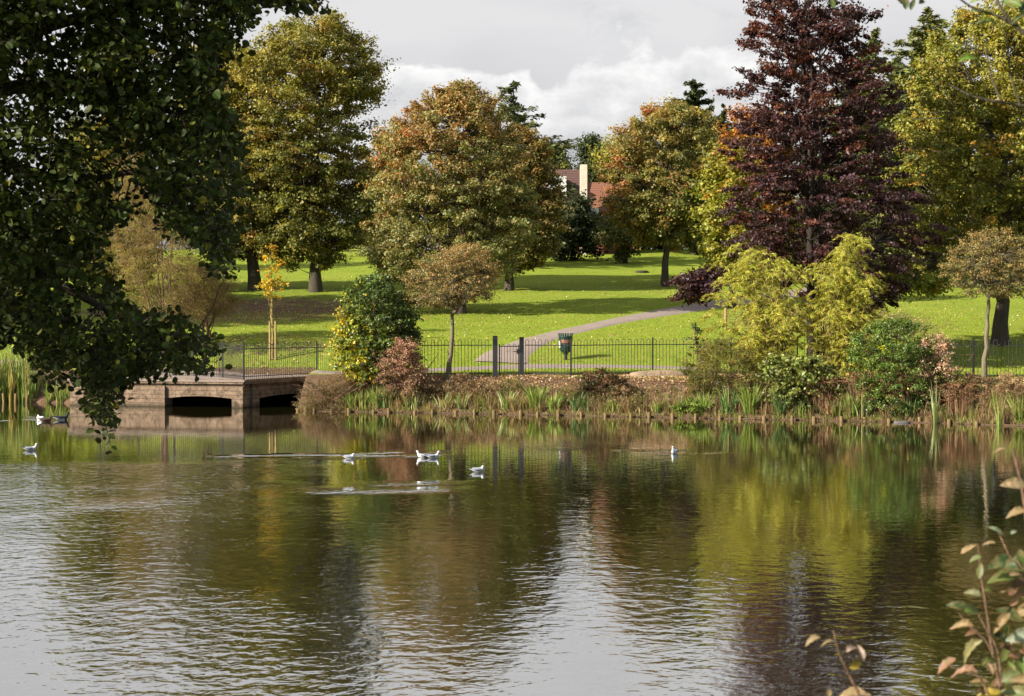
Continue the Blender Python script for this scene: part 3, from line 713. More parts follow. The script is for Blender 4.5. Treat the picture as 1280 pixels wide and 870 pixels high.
shrub('leafy_shrub', 'broad leaved green shrub at the foot of the bamboo', [(446, 960, 1020), (458, 945, 1050), (478, 945, 1060), (498, 955, 1055), (508, 965, 1040)],
      [G(.15, .18, .035, 3), G(.22, .24, .05, 2), G(.08, .09, .02, 1.5, -1)], 44.2, 1000, cr=.2, ncl=200, nl=42, size=.10, seed=24, mat=M_LEAFN)
shrub('leafy_shrub', 'dark low shrub with reddish leaves on the bank right of the gate', [(464, 735, 765), (474, 722, 782), (490, 718, 788), (505, 722, 782)],
      [G(.09, .08, .025, 3), G(.16, .08, .035, 2), G(.04, .045, .015, 2, -1)], 46.0, 752, cr=.16, ncl=110, nl=50, size=.06, seed=25)
shrub('leafy_shrub', 'spindly green sprig above the fern like bush', [(402, 868, 876), (412, 861, 883), (425, 860, 886), (440, 866, 884)],
      [G(.05, .07, .03, 3), G(.09, .12, .03, 1)], 46.8, 874, cr=.10, ncl=26, nl=14, size=.07, seed=26, multi=2)
shrub('dead_shrub', 'bare brown twiggy bush beside the bridge opening', [(468, 402, 430), (480, 385, 442), (492, 372, 447), (504, 366, 448), (513, 370, 445)],
      [G(.32, .22, .12, 3), G(.2, .14, .08, 2), G(.10, .10, .03, .5)], 48.0, 412, cr=.2, ncl=190, nl=40, size=.06, seed=27, multi=9, T=T_LONG, twr=.008)
shrub('yellow_leaved_shrub', 'bright yellow green shrub behind the reeds at the left edge', [(398, 45, 70), (410, 30, 90), (430, 15, 105), (460, 10, 110), (480, 15, 105)],
      [G(.28, .30, .03, 3), G(.15, .2, .03, 2, -1)], 57, 60, cr=.3, ncl=150, nl=60, size=.12, seed=28)
shrub('leafy_shrub', 'green shrub on the far bank beyond the left edge', [(380, -90, -40), (410, -120, 0), (470, -120, 10)], P_GREEN, 60, -60, cr=.35, ncl=170, nl=70, size=.13, seed=29)
shrub('leafy_shrub', 'olive shrub between the stone pillar and the reeds', [(440, 120, 190), (455, 95, 205), (472, 90, 205)], [G(.14, .14, .03, 3), G(.2, .15, .04, 1)], 58, 150, cr=.3, ncl=120, nl=60, size=.11, seed=30)

# ------------------------------------------------------------------ bridge
M_STONE = tint_mat('bridge_stone', .9, .15, .35, 7, .03)
def stone_mat():
    m, nt = nodes_of('weathered_render'); g = gpos(nt)
    c = mix_rgb(nt, noise(nt, 2.2, 6, .7, g), (.16, .11, .075), (.42, .30, .205))
    c = mix_rgb(nt, ramp(nt, noise(nt, 5.5, 6, .75, g, .6), [(.46, 0.), (.62, .8)]), c, (.07, .05, .035))
    c = mix_rgb(nt, ramp(nt, noise(nt, 3.5, 5, .7, mapped(nt, g, (1, 1, .3))), [(.58, 0.), (.72, .6)]), c, (.10, .11, .04))
    z = N_(nt, 'ShaderNodeSeparateXYZ'); nt.links.new(g, z.inputs[0])
    wet = ramp(nt, mth(nt, 'ADD', z.outputs['Z'], mth(nt, 'MULTIPLY', noise(nt, 6, 3, .6, g), .12)), [(.1, .8), (.2, 0.)])
    c = mix_rgb(nt, wet, c, (.06, .05, .03))
    bk = N_(nt, 'ShaderNodeTexBrick'); bk.inputs['Scale'].default_value = 1.0; bk.inputs['Brick Width'].default_value = .34; bk.inputs['Row Height'].default_value = .13
    bk.inputs['Mortar Size'].default_value = .012; bk.inputs['Color1'].default_value = (1, 1, 1, 1); bk.inputs['Color2'].default_value = (.62, .6, .58, 1); bk.inputs['Mortar'].default_value = (.35, .32, .3, 1)
    cb = N_(nt, 'ShaderNodeCombineXYZ'); nt.links.new(z.outputs['X'], cb.inputs[0]); nt.links.new(z.outputs['Z'], cb.inputs[1]); nt.links.new(cb.outputs[0], bk.inputs['Vector'])
    c = mix_rgb(nt, mth(nt, 'MULTIPLY', ramp(nt, noise(nt, 1.7, 3, .6, g), [(.35, .25), (.65, .9)]), .75), c, mix_rgb(nt, 1., c, bk.outputs['Color'], 'MULTIPLY'))
    finish(nt, c, .9, .15, mth(nt, 'ADD', noise(nt, 22, 6, .75, g), mth(nt, 'MULTIPLY', bk.outputs['Fac'], -.5)), .03); return m
M_REND = stone_mat()
A0, B0, C0 = np.array([-8.29, 49.5]), np.array([-14.1, 51.0]), np.array([-5.85, 54.6])
br = empty('footbridge', (A0[0], A0[1], 0), 'low stone footbridge with two flat arched openings over the lake inlet', 'bridge')
def arch_wall(name, P, Q, op0, op1, spring, crown, top, th, mat):
    P, Q = np.array(P), np.array(Q); L = np.linalg.norm(Q - P); d = (Q - P) / L; nrm = np.array([-d[1], d[0]])
    if nrm[1] < 0: nrm = -nrm
    ts = np.unique(np.concatenate([np.linspace(0, L, 30), np.linspace(op0, op1, 24), [op0 - 1e-3, op1 + 1e-3]]))
    def bot(t):
        if op0 - 1e-9 <= t <= op1 + 1e-9:
            u = (t - op0) / (op1 - op0) * 2 - 1; return spring + (crown - spring) * (1 - u * u)
        return -.9
    vs = []
    for t in ts:
        p = P + d * t; q = p + nrm * th; b = bot(t)
        vs += [(p[0], p[1], b), (p[0], p[1], top), (q[0], q[1], top), (q[0], q[1], b)]
    fs = []
    for i in range(len(ts) - 1):
        a = i * 4; e = a + 4
        for j in range(4): fs.append((a + j, a + (j + 1) % 4, e + (j + 1) % 4, e + j))
    n = len(vs) - 4; fs += [(3, 2, 1, 0), (n, n + 1, n + 2, n + 3)]
    mb = MB(); mb.add(vs, fs); return mb.build(name, mat, br)
LA = np.linalg.norm(B0 - A0)
tt = lambda X: (A0[0] - X) / (A0[0] - B0[0]) * LA
arch_wall('arch_wall', A0, B0, tt(-8.62), tt(-10.85), .27, .35, .80, .45, M_REND)
LC = np.linalg.norm(C0 - A0)
arch_wall('arch_wall', A0 + (C0 - A0) / LC * .47, C0, .35, 3.7, .27, .34, .80, .45, M_REND)
for X0, X1, nm in ((-8.64, -8.31, 'pier'), (-11.22, -10.87, 'pier')):
    mb = MB(); dd = (B0 - A0) / LA; ang = math.atan2(dd[1], dd[0])
    p = A0 + dd * tt((X0 + X1) / 2); w = (X1 - X0) / 2 + .02
    box(mb, -w, w, -.03, .09, -.9, .66, rz(ang), (p[0], p[1], 0), bev=.015)
    mb.build(nm, M_REND, br)
M_SHADEST = plain('tunnel_shade_stone', (.012, .010, .008), .95, .05)  # near-black colour stands in for the deep shade inside the tunnel
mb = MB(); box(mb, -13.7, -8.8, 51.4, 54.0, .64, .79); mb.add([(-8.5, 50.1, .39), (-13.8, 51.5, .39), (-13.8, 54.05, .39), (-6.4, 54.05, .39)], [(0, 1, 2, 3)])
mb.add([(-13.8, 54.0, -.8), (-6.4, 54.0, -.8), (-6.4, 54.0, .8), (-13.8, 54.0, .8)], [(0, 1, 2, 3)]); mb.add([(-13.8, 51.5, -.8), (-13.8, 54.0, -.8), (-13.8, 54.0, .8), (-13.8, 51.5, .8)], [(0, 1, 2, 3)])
mb.build('culvert_shade_lining', M_SHADEST, br)  # added lining, keeps the inside of the bridge openings dark
# deck slab with rounded kerb, draped path on it
def slab(name, poly, z0, z1, mat, parent=None):
    n = len(poly); mb = MB()
    mb.add([(x, y, z0) for x, y in poly] + [(x, y, z1) for x, y in poly],
           [tuple(range(n))[::-1], tuple(range(n, 2 * n))] + [(i, (i + 1) % n, n + (i + 1) % n, n + i) for i in range(n)])
    return mb.build(name, mat, parent)
slab('deck', [(-14.15, 50.9), (-8.27, 49.38), (-5.70, 54.7), (-14.15, 54.7)], .802, .87, M_PATH, br)
mb = MB()
for a_, b_ in ((B0, A0), (A0, C0)):
    d_ = (b_ - a_) / np.linalg.norm(b_ - a_); n_ = np.array([d_[1], -d_[0]])
    p = [a_ + n_ * .09, b_ + n_ * .09, b_ - n_ * .22, a_ - n_ * .22]
    k = [(q[0], q[1]) for q in p]
    mb.add([(x, y, .74) for x, y in k] + [(x, y, .885 if a_ is B0 else .881) for x, y in k], [(3, 2, 1, 0), (4, 5, 6, 7), (0, 1, 5, 4), (1, 2, 6, 5), (2, 3, 7, 6), (3, 0, 4, 7)])
mb.build('coping', M_REND, br)
# stone pillar with ball and the old sluice rail left of the bridge
q = pix(112, 500, 51.8); b = np.array([q[0], 51.6, 0])
pil = empty('stone_pillar', b, 'short weathered stone pillar with flat cap at the water left of the bridge', 'pillar')
mb = MB(); box(mb, -.17, .17, -.17, .17, -.6, .52, off=b, bev=.02); mb.build('shaft', M_REND, pil)
mb = MB(); box(mb, -.21, .21, -.21, .21, .522, .60, off=b, bev=.02); mb.build('cap', M_REND, pil)
def rock(name, label, loc, r, seed, sc=(1, 1, .7), mat=None, group=None, cat='stone'):
    rng = np.random.default_rng(seed); th = np.linspace(0, pi, 9); ph = np.arange(12) * 2 * pi / 12
    T, Pp = np.meshgrid(th, ph, indexing='ij')
    V = np.stack([np.sin(T) * np.cos(Pp), np.sin(T) * np.sin(Pp), np.cos(T)], -1)
    k = rng.normal(0, 1, (5, 3)); f = 1 + sum(.07 * np.sin(V @ (kk * 2.2) + i) for i, kk in enumerate(k))
    V = np.sign(V) * np.abs(V) ** .8 * f[..., None] * r * np.array(sc)
    i = np.arange(8)[:, None] * 12; j = np.arange(12)[None]; j2 = (j + 1) % 12
    mb = MB(); mb.add_np(V.reshape(-1, 3) + loc, np.stack([i + j, i + 12 + j, i + 12 + j2, i + j2], -1).reshape(-1, 4), smooth=True)
    o = mb.build(name, mat or M_REND, None, origin=loc); return tag(o, label, cat, group)
rock('round_stone', 'round pale stone leaning beside the short stone pillar', pix(121, 484, 51.8), .2, 1, (1, .7, 1))
sl_ = empty('sluice_rail', pix(170, 508, 50.8) * [1, 1, 0], 'low rusty sluice rail standing in the water left of the bridge opening', 'rail')
mb = MB()
for a_, b_ in (((128, 497), (196, 501)), ((150, 503), (192, 504))): tube(mb, [pix(*a_, 51.0), pix(*b_, 50.5)], .025, 6)
mb.build('rail', plain('rusty_iron', (.09, .06, .045), .8), sl_)
for px_ in (152, 173, 182, 195):
    mb = MB(); q = pix(px_, 500, 50.8 if px_ < 160 else 50.5); tube(mb, [q * [1, 1, 0] - [0, 0, .5], q + [0, 0, .03]], .03, 6); mb.build('post', M_REND, sl_)

# ------------------------------------------------------------------ railings
M_IRON = plain('black_painted_iron', (.018, .017, .018), .45, .5, 0, .3, 20, .002)
FENCE = {}
def zg(x, y):
    return .875 if (x < -5.6 and y < 54.75 and x > -14.2) else float(gh(np.array(x), np.array(y)))
def rail_pt(P, s):
    d = np.concatenate([[0], np.cumsum(np.linalg.norm(np.diff(P, axis=0), axis=1))])
    return np.array([np.interp(s, d, P[:, k]) for k in (0, 1)]), d[-1]
def railing(label, pts, posts, loc_i=0, H=1.12, gap=.105):
    P = np.array(pts, float); _, L = rail_pt(P, 0)
    b = np.array([*P[loc_i], zg(*P[loc_i])])
    root = empty('iron_railing', b, label, 'fence', 'black bow topped railings along the bank')
    mb = MB(); n = int(L / gap); n -= n % 2
    tops = []
    for i in range(n + 1):
        (x, y), _ = rail_pt(P, L * (i + .5) / (n + 1)); z = zg(x, y); tops.append((x, y, z))
    for i in range(0, n, 2):
        a, c = np.array(tops[i]), np.array(tops[i + 1]); m_ = (a + c) / 2; hw = np.linalg.norm(c[:2] - a[:2]) / 2; d = (c - a) / 2
        arc = [m_ + d * -cos(t) + np.array([0, 0, H - hw + sin(t) * hw]) for t in np.linspace(0, pi, 7)]
        tube(mb, [a + [0, 0, -.06]] + arc + [c + [0, 0, -.06]], .0085, 5, cap=False)
    for h, r in ((H - .17, .014), (.09, .014)):
        tube(mb, [np.array(t) + [0, 0, h] for t in tops], r, 4)
    mb.build('railing_panel', M_IRON, root)
    for s, r in posts:
        (x, y), _ = rail_pt(P, s * L); z = zg(x, y); mb = MB()
        box(mb, x - r, x + r, y - r, y + r, z - .3, z + H + .03, bev=.006)
        mb.add([(x - r, y - r, z + H + .03), (x + r, y - r, z + H + .03), (x + r, y + r, z + H + .03), (x - r, y + r, z + H + .03), (x, y, z + H + .03 + r * 1.3)], [(0, 1, 4), (1, 2, 4), (2, 3, 4), (3, 0, 4)])
        mb.build('post', M_IRON, root)
    return root
FL = lambda l: [(lambda q: (q[0], D))(pix(a, 470, D)) for a, D in l]
railing('iron railing on the left part of the footbridge, running behind the alder leaves', FL([(120, 55.5), (185, 54.6), (272, 52.3), (303.5, 49.85)]), [(0.02, .02), (.42, .02), (.75, .02)])
railing('iron railing along the shaded edge of the footbridge up to the dark shrub', FL([(304.5, 49.7), (395, 53.2), (430, 54.5)]), [(0, .028), (.73, .024)])
railing('iron railing between the dark shrub and the gate', FL([(433, 54.4), (470, 51.2), (530, 49.3), (617, 48.9)]), [(.02, .02), (.45, .02)])
railing('long iron railing right of the gate past the litter bin', FL([(655, 48.9), (715, 48.4), (820, 49.3), (905, 49.2), (1000, 48.0)]), [(.17, .026), (.475, .024), (.75, .02), (.99, .02)])
railing('iron railing at the right edge below the dark trunk', FL([(1003, 47.9), (1100, 46.9), (1190, 46.2), (1290, 45.6), (1420, 44.8)]), [(.25, .02), (.53, .022), (.8, .02), (.99, .02)])
FX = np.array([-80, -14, -5.8, -4.7, -2.7, 0, 2, 4.4, 6.5, 8.7, 12.5, 14.8, 30]); FY = np.array([72, 56, 55.2, 51.2, 49.3, 48.9, 48.5, 49.3, 49.2, 48, 46.2, 45.6, 36])
fx = lambda x: np.interp(x, FX, FY)
# gate
g0, g1 = [pix(a, 470, 48.75)[:2] for a in (619, 652)]
gt = empty('gate', (g0[0], g0[1], zg(*g0)), 'small black iron gate in the railings between two thick posts', 'gate')
for q, r, h in ((g0, .075, 1.22), (g1, .07, 1.17)):
    mb = MB(); z = zg(*q); box(mb, q[0] - r, q[0] + r, q[1] - r, q[1] + r, z - .3, z + h, bev=.012)
    box(mb, q[0] - r * 1.12, q[0] + r * 1.12, q[1] - r * 1.12, q[1] + r * 1.12, z + h + .002, z + h + .03, bev=.01); mb.build('gate_post', M_IRON, gt)
mb = MB(); z = zg(*g0); a = g0 + [.13, .0]; c = g1 - [.09, .0]
leaf = lambda s, h: np.array([a[0] + (c[0] - a[0]) * s, a[1] + (c[1] - a[1]) * s, z + h])
box(mb, a[0] - .02, a[0] + .02, a[1] - .02, a[1] + .02, z + .03, z + 1.0, bev=.004)
box(mb, c[0] - .015, c[0] + .015, c[1] - .015, c[1] + .015, z + .08, z + .98, bev=.004)
for h in (.93, .12): tube(mb, [leaf(0, h), leaf(1, h)], .016, 5)
for i in range(6):
    s = (i + .7) / 6.6; tube(mb, [leaf(s, .12), leaf(s, .92)], .008, 5, cap=False)
for i in range(0, 6, 2):
    s0, s1 = (i + .7) / 6.6, (i + 1.7) / 6.6
    tube(mb, [leaf(s0 + (s1 - s0) * (1 - cos(t)) / 2, .92 + .08 * sin(t)) for t in np.linspace(0, pi, 6)], .008, 5, cap=False)
mb.build('gate_leaf', M_IRON, gt)
mb = MB(); box(mb, c[0] - .06, c[0] + .05, c[1] - .05, c[1] - .02, z + .70, z + .84, bev=.006); tube(mb, [leaf(.9, .77) + [0, -.05, 0], leaf(.9, .77) + [-.1, -.07, .0]], .012, 6); mb.build('latch', M_IRON, gt)

# ------------------------------------------------------------------ litter bin
q = onground(707, 449.5); b = np.array(q)
bn = empty('litter_bin', b, 'dark green slatted litter bin on a short post beside the path', 'bin')
M_BIN = plain('dark_green_bin_metal', (.016, .045, .034), .35, .5, 0, .4, 14, .003); 
mb = MB(); tube(mb, [b - [0, 0, .2], b + [0, 0, .34]], .055, 10)
for k in range(4):
    a = k * pi / 2 + .5; tube(mb, [b + [0, 0, .12], b + [cos(a) * .12, sin(a) * .12, .24], b + [cos(a) * .2, sin(a) * .2, .36]], .013, 5)
mb.build('post', M_IRON, bn)
mb = MB(); prof = [(.13, .26), (.17, .32), (.20, .45), (.215, .62), (.225, .78)]
n = 20
for i in range(n):
    a = i * 2 * pi / n; w = .022; ta = np.array([-sin(a), cos(a), 0]); ra = np.array([cos(a), sin(a), 0])
    pts = [(r + .012, z_) for r, z_ in prof] + [(.245, .86), (.275, .93)]
    vs = []
    for r, z_ in pts: 
        for s in (-1, 1):
            for o in (0, .01): vs.append(b + ra * (r + o) + ta * s * w + [0, 0, z_])
    fs = []
    for k in range(len(pts) - 1):
        e = k * 4
        for f in ((0, 2, 6, 4), (1, 5, 7, 3), (0, 4, 5, 1), (2, 3, 7, 6)): fs.append(tuple(e + j for j in f))
    fs.append((len(vs) - 4, len(vs) - 2, len(vs) - 1, len(vs) - 3)); mb.add(vs, fs)
mb.build('slats', M_BIN, bn)
def lathe(mb, prof, b, n=24, a0=0, a1=2 * pi, col=(1, 1, 1), smooth=True):
    full = abs(a1 - a0 - 2 * pi) < 1e-6; ang = a0 + (a1 - a0) * np.arange(n if full else n + 1) / n; m = len(ang)
    V = np.array([[(r * cos(t), r * sin(t), z_) for t in ang] for r, z_ in prof]) + b
    i = np.arange(len(prof) - 1)[:, None] * m; j = np.arange(m if full else m - 1)[None]; j2 = (j + 1) % m
    mb.add_np(V.reshape(-1, 3), np.stack([i + j, i + j2, i + m + j2, i + m + j], -1).reshape(-1, 4), col, smooth=smooth)
mb = MB(); lathe(mb, [(0, .25)] + prof + [(.20, .79), (.19, .3), (0, .29)], b); mb.build('liner', M_BIN, bn)
mb = MB(); lathe(mb, [(.236, .78), (.25, .79), (.25, .82), (.236, .82)], b); mb.build('rim', M_BIN, bn)
mb = MB(); lathe(mb, [(.246, .58), (.252, .70)], b, 12, -2.3, -.9); mb.build('notice_band', plain('faded_red_notice', (.25, .10, .07), .5), bn)
mb = MB(); lathe(mb, [(.238, .42), (.248, .66)], b, 5, -2.95, -2.5); mb.build('white_strip', plain('white_sticker', (.4, .4, .38), .5), bn)

# ------------------------------------------------------------------ stakes
M_WOOD = bark_mat('stake_wood', (.20, .13, .05), (.42, .30, .13))
for px_, h, lab in ((337.5, 1.42, 'left wooden stake supporting the golden sapling'), (344.5, 1.42, 'right wooden stake supporting the golden sapling')):
    q = np.array(onground(px_, 450)); mb = MB()
    pts = [q - [0, 0, .3], q + [0, 0, h - .02], q + [0, 0, h]]
    tube(mb, pts, [.045, .04, .028], 10)
    o = tag(mb.build('tree_stake', M_WOOD, None, origin=q), lab, 'stake', 'tree stakes')
    if px_ > 340:
        for hh in (1.2, .55):
            mb = MB(); tube(mb, [q + [-.19, 0, hh], q + [.03, 0, hh]], .02, 6); mb.build('tie', M_IRON, o)
q = np.array(onground(907, 412)); mb = MB(); tube(mb, [q - [0, 0, .3], q + [0, 0, .84], q + [0, 0, .87]], [.06, .055, .03], 10)
tag(mb.build('wooden_post', M_WOOD, None, origin=q), 'lone yellowish wooden post on the lawn left of the bamboo', 'post')
q = np.array(onground(803, 341)); rock('earth_mound', 'small dark mound on the shaded lawn above the path', q, .28, 8, (1.5, 1, .5), plain('dark_earth', (.04, .028, .018), .9), cat='mound')

# log posts at the water's edge
M_LOG = bark_mat('log_wood', (.09, .06, .028), (.30, .20, .09))
M_MUDLOG = bark_mat('muddy_log', (.05, .032, .02), (.16, .10, .06))
logs = [367, 373, 384, 393.5, 415, 439, 467, 489, 518, 538, 567, 593, 619, 649, 674, 700, 728, 756, 786, 813, 839, 869, 898, 924, 957, 988, 1018, 1052, 1083, 1115, 1152, 1187, 1222, 1257]
def bank_at(px_, off=0.):
    D = 46.
    for _ in range(30):
        X = (px_ - 640) / F * D; D = D * .5 + .5 * (np.interp(X, XB, YB) + off)
    return np.array([(px_ - 640) / F * D, D])
lr = np.random.default_rng(5)
def log_at(x, y, h, r, lab, grp):
    mb = MB(); b_ = np.array([x, y, 0.]); ln = lr.normal(0, .03, 2)
    tube(mb, [b_ - [0, 0, .6], b_ + [ln[0], ln[1], h - .012], b_ + [ln[0], ln[1], h]], [r, r, r * .86], 12)
    tag(mb.build('log_post', M_LOG, None, origin=b_), lab, 'post', grp)
for p_ in logs:
    x, y = bank_at(p_ + lr.normal(0, 1.5), -.2 + lr.normal(0, .03)); log_at(x, y, lr.uniform(.07, .16), lr.uniform(.04, .056), 'short round log post standing at the water edge of the planted bank', 'log posts along the planted bank')
for p_ in (62, 66.5, 70.5, 87, 99, 31, 18, 6):
    D = 52.9; x = (p_ - 640) / F * D; log_at(x, D - .0, lr.uniform(.2, .32), .045, 'thin log post in the water at the foot of the reeds left of the pillar', 'log posts by the reeds')
# low edging board behind the posts
mb = MB()
xs = np.arange(-6.6, 16, .35); P = np.array([(x, np.interp(x, XB, YB) - .13 + .05 * sin(x * 3.1 + pi), .07 + .01 * sin(x * 5)) for x in xs])
for sgn in (1,):
    tube(mb, P - [0, 0, .065], .035, 6)
tag(mb.build('edging_log', M_MUDLOG, None, origin=P[0]), 'long low timber edging lying along the waterline behind the log posts', 'edging')
# retaining sleeper on the bank
def board(name, label, a, c, D0, D1, h, th, mat, cat):
    p, q = pix(*a, D0), pix(*c, D1); mb = MB(); m_ = (p + q) / 2; L = np.linalg.norm(q - p); ang = math.atan2(q[1] - p[1], q[0] - p[0])
    box(mb, -L / 2, L / 2, -th / 2, th / 2, -h, 0, rz(ang), m_, bev=.02)
    return tag(mb.build(name, mat, None, origin=m_), label, cat)
M_SLEEP = bark_mat('weathered_sleeper', (.20, .14, .09), (.36, .26, .18))
board('timber_sleeper', 'long pale timber sleeper holding the bank below the fern like bush', (806, 496), (960, 499), 45.35, 45.0, .17, .16, M_SLEEP, 'sleeper')
board('timber_sleeper', 'dark upright end block of the timber sleeper', (798, 491), (806, 491), 45.3, 45.3, .34, .2, bark_mat('tarred_wood', (.02, .015, .012), (.05, .035, .025)), 'sleeper')
rock('fallen_log', 'thick mossy log lying on the leaf litter right of the fence post', pix(826, 470, 47.8), .32, 12, (2.6, .6, .55), M_SLEEP, cat='log')
# rough stone steps at right
sr = np.random.default_rng(9)
ST = [(1196, 520, .3, 'brown'), (1212, 512, .28, 'flat'), (1232, 515, .32, 'broad'), (1254, 509, .3, 'pale'), (1228, 501, .26, 'narrow'), (1246, 494, .34, 'tall pale'), (1268, 516, .3, 'low'), (1210, 500, .24, 'small'), (1275, 500, .33, 'square')]
wh = ['lowest left', 'second from the left', 'under the tall pale one', 'with a green stalk before it', 'in the middle course', 'catching the sun at the top', 'at the right edge by the water', 'small one of the upper left', 'at the right edge, upper course']
for i, (px_, py_, r_, w_) in enumerate(ST):
    D = 42.6 + (520 - py_) * .055
    rock('wall_stone', f'{w_} stone of the broken bank wall, {wh[i]}', pix(px_, py_, D), r_, 20 + i, (1.25, .7, .5), M_REND, 'stones of the broken bank wall')
w_ = pix(1127, 527, 42.0); w_[2] = .0
rock('grey_stone', 'smooth grey stone at the waterline below the rounded green shrub', w_, .13, 40, (1.7, .8, .42), plain('grey_stone', (.11, .10, .10), .85))

# ------------------------------------------------------------------ bank plants
def blades(mb, b, n, H, spread, wd, pal, rng, lean=.35, segs=4, stiff=.6):
    t = np.linspace(0, 1, segs + 1)
    a = rng.uniform(0, 2 * pi, n); r0 = spread * np.sqrt(rng.uniform(0, 1, n)) * .5
    hh = H * rng.uniform(.55, 1.1, n); ln = lean * rng.uniform(.1, 1.2, n) * hh
    d = np.stack([np.cos(a), np.sin(a), 0 * a], 1)
    base = b + d * r0[:, None]
    C = base[:, None] + d[:, None] * (ln[:, None] * t[None] ** (1 + stiff))[..., None]
    C[..., 2] += hh[:, None] * (t - .18 * t ** 3 * (ln / hh)[:, None] * 2)
    tw = rng.uniform(0, pi, n); sd = np.stack([np.cos(tw), np.sin(tw), 0 * tw], 1)
    w = wd * (1 - t ** 2.5)[None, :, None] * sd[:, None] * rng.uniform(.7, 1.2, n)[:, None, None] * .5
    V = np.stack([C - w, C + w], 2).reshape(n, -1, 3)
    m = 2 * (segs + 1); i = (np.arange(n) * m)[:, None, None]; k = np.arange(segs)[None, :, None] * 2
    f = (i + k + np.array([0, 1, 3, 2])[None, None]).reshape(-1, 4)
    c = np.repeat(pick(pal, rng.uniform(0, 1, n), 0 * a, rng), segs, 0)
    mb.add_np(V.reshape(-1, 3), f, c)
PI_G = [G(.17, .26, .04, 3), G(.25, .33, .08, 2), G(.30, .30, .09, .8), G(.42, .34, .14, .5)]
PI_P = [G(.36, .42, .18, 3), G(.24, .30, .10, 2), G(.48, .40, .2, 1)]
PI_D = [G(.10, .18, .05, 3), G(.15, .23, .08, 2), G(.3, .26, .12, .5)]
PI_B = [G(.38, .22, .13, 3), G(.26, .14, .09, 2), G(.30, .22, .12, 1), G(.12, .12, .04, .7)]
IR = [(441, .55, 50, 'g', 'bushy bright green clump just right of the bare twiggy bush'), (456, .6, 60, 'g', 'fine green clump below the yellow patch of the dark shrub'), (471, .72, 60, 'g', 'full green clump left of the pinkish brown shrub'),
 (484, .8, 34, 'd', 'upright bluish clump beside the full green clump'), (511, .72, 22, 'p', 'pale upright clump beneath the pinkish brown shrub'), (522, .6, 16, 'p', 'thin splayed clump right of the pale upright one'), (553, .62, 20, 'p', 'dry splayed clump under the umbrella shaped tree'),
 (577, .55, 20, 'p', 'sparse yellowish clump right of the umbrella shaped tree'), (634, .66, 34, 'p', 'spiky splayed clump below the gate'), (670, .9, 60, 'g', 'tallest bright green clump below the right gate post'), (692, .62, 44, 'g', 'arching light green clump right of the tallest one'),
 (722, .6, 24, 'd', 'small bluish clump left of the reddish low shrub'), (734, .5, 20, 'd', 'stubby bluish clump in front of the reddish low shrub'), (768, .4, 30, 'g', 'short green clump right of the reddish low shrub'), (822, .4, 40, 'g', 'low green clump under the sleeper end'), (848, .42, 40, 'g', 'low bright clump under the long sleeper'),
 (879, .72, 34, 'g', 'arching clump in front of the long sleeper'), (912, .85, 46, 'd', 'tall blue green clump below the fern like bush'), (938, .95, 64, 'g', 'broadest green clump near the bamboo foot'), (976, .8, 34, 'd', 'dark upright clump under the broad leaved shrub'),
 (1000, .6, 26, 'g', 'splayed clump with one stray yellow blade'), (1047, .62, 24, 'g', 'light clump left of the first red brown flower spikes'), (1066, .8, 44, 'g', 'leafy clump in front of the first red brown flower spikes'), (1078, .9, 22, 'p', 'pale narrow clump right of the first red brown flower spikes'),
 (1140, .6, 22, 'd', 'dark clump at the second red brown flower spikes'), (1170, 1.05, 9, 'p', 'single tall pale stalk standing in the water'), (1249, .95, 10, 'g', 'single tall green stalk before the broken stones'), (1277, .9, 24, 'g', 'green clump at the right edge of the bank')]
for i, (px_, h_, n_, k_, lab) in enumerate(IR):
    rng = np.random.default_rng(300 + i); off = .18 if n_ > 12 else -.3
    x, y = bank_at(px_, off); b_ = np.array([x, y, gh(x, y) if off > 0 else -.3])
    mb = MB(); blades(mb, b_, int(n_ * 1.6), h_ * (1 if off > 0 else 1.35), .34 if n_ > 12 else .08, .032, {'g': PI_G, 'p': PI_P, 'd': PI_D}[k_], rng, .45 if n_ > 12 else .15)
    tag(mb.build('iris_clump', M_GRASS, None, origin=b_), lab, 'iris', 'iris clumps along the bank')
for i, (px_, h_, lab) in enumerate(((1078, 1.15, 'red brown flower spikes left of the gap below the rounded green shrub'), (1130, 1.15, 'red brown flower spikes below the middle of the rounded green shrub'), (1028, .95, 'rusty brown dead stems left of the leafy clump'), (1200, .9, 'dark brown dead stems below the small tree at the right'))):
    rng = np.random.default_rng(350 + i); x, y = bank_at(px_, .45); b_ = np.array([x, y, gh(x, y)])
    root = empty('flower_spikes', b_, lab, 'plant', 'clumps of dead flower spikes')
    mb = MB(); blades(mb, b_, 120, h_, .7, .012, PI_B, rng, .22); mb.build('stems', M_GRASS, root)
    C = b_ + np.stack([rng.normal(0, .30, 260), rng.normal(0, .22, 260), rng.uniform(.35, 1., 260) * h_], 1)
    mb = MB(); foliage(mb, C, C[:, 0] * 0, rng.uniform(0, 1, 260), .05, 8, .035, [G(.34, .15, .09, 3, 1), G(.18, .13, .05, 2, -1), G(.14, .14, .05, 1, -1)], rng); mb.build('flower_heads', M_DRY, root)
# bare arching canes over the right bridge opening
rng = np.random.default_rng(380); mb = MB(); x, y = bank_at(400, .5); b_ = np.array([x, y, gh(x, y)])
for k in range(46):
    tip = pix(rng.uniform(362, 412), rng.uniform(468, 502), 48.1 + rng.uniform(-.3, .3)); tube(mb, curve(b_ + rng.normal(0, .2, 3) * [1, 1, 0], tip, .08, 6, rng, .02), np.linspace(.013, .006, 6), 4, cap=False)
tag(mb.build('bare_canes', M_TWIG, None, origin=b_), 'spray of bare reddish canes leaning over the right bridge opening', 'canes')

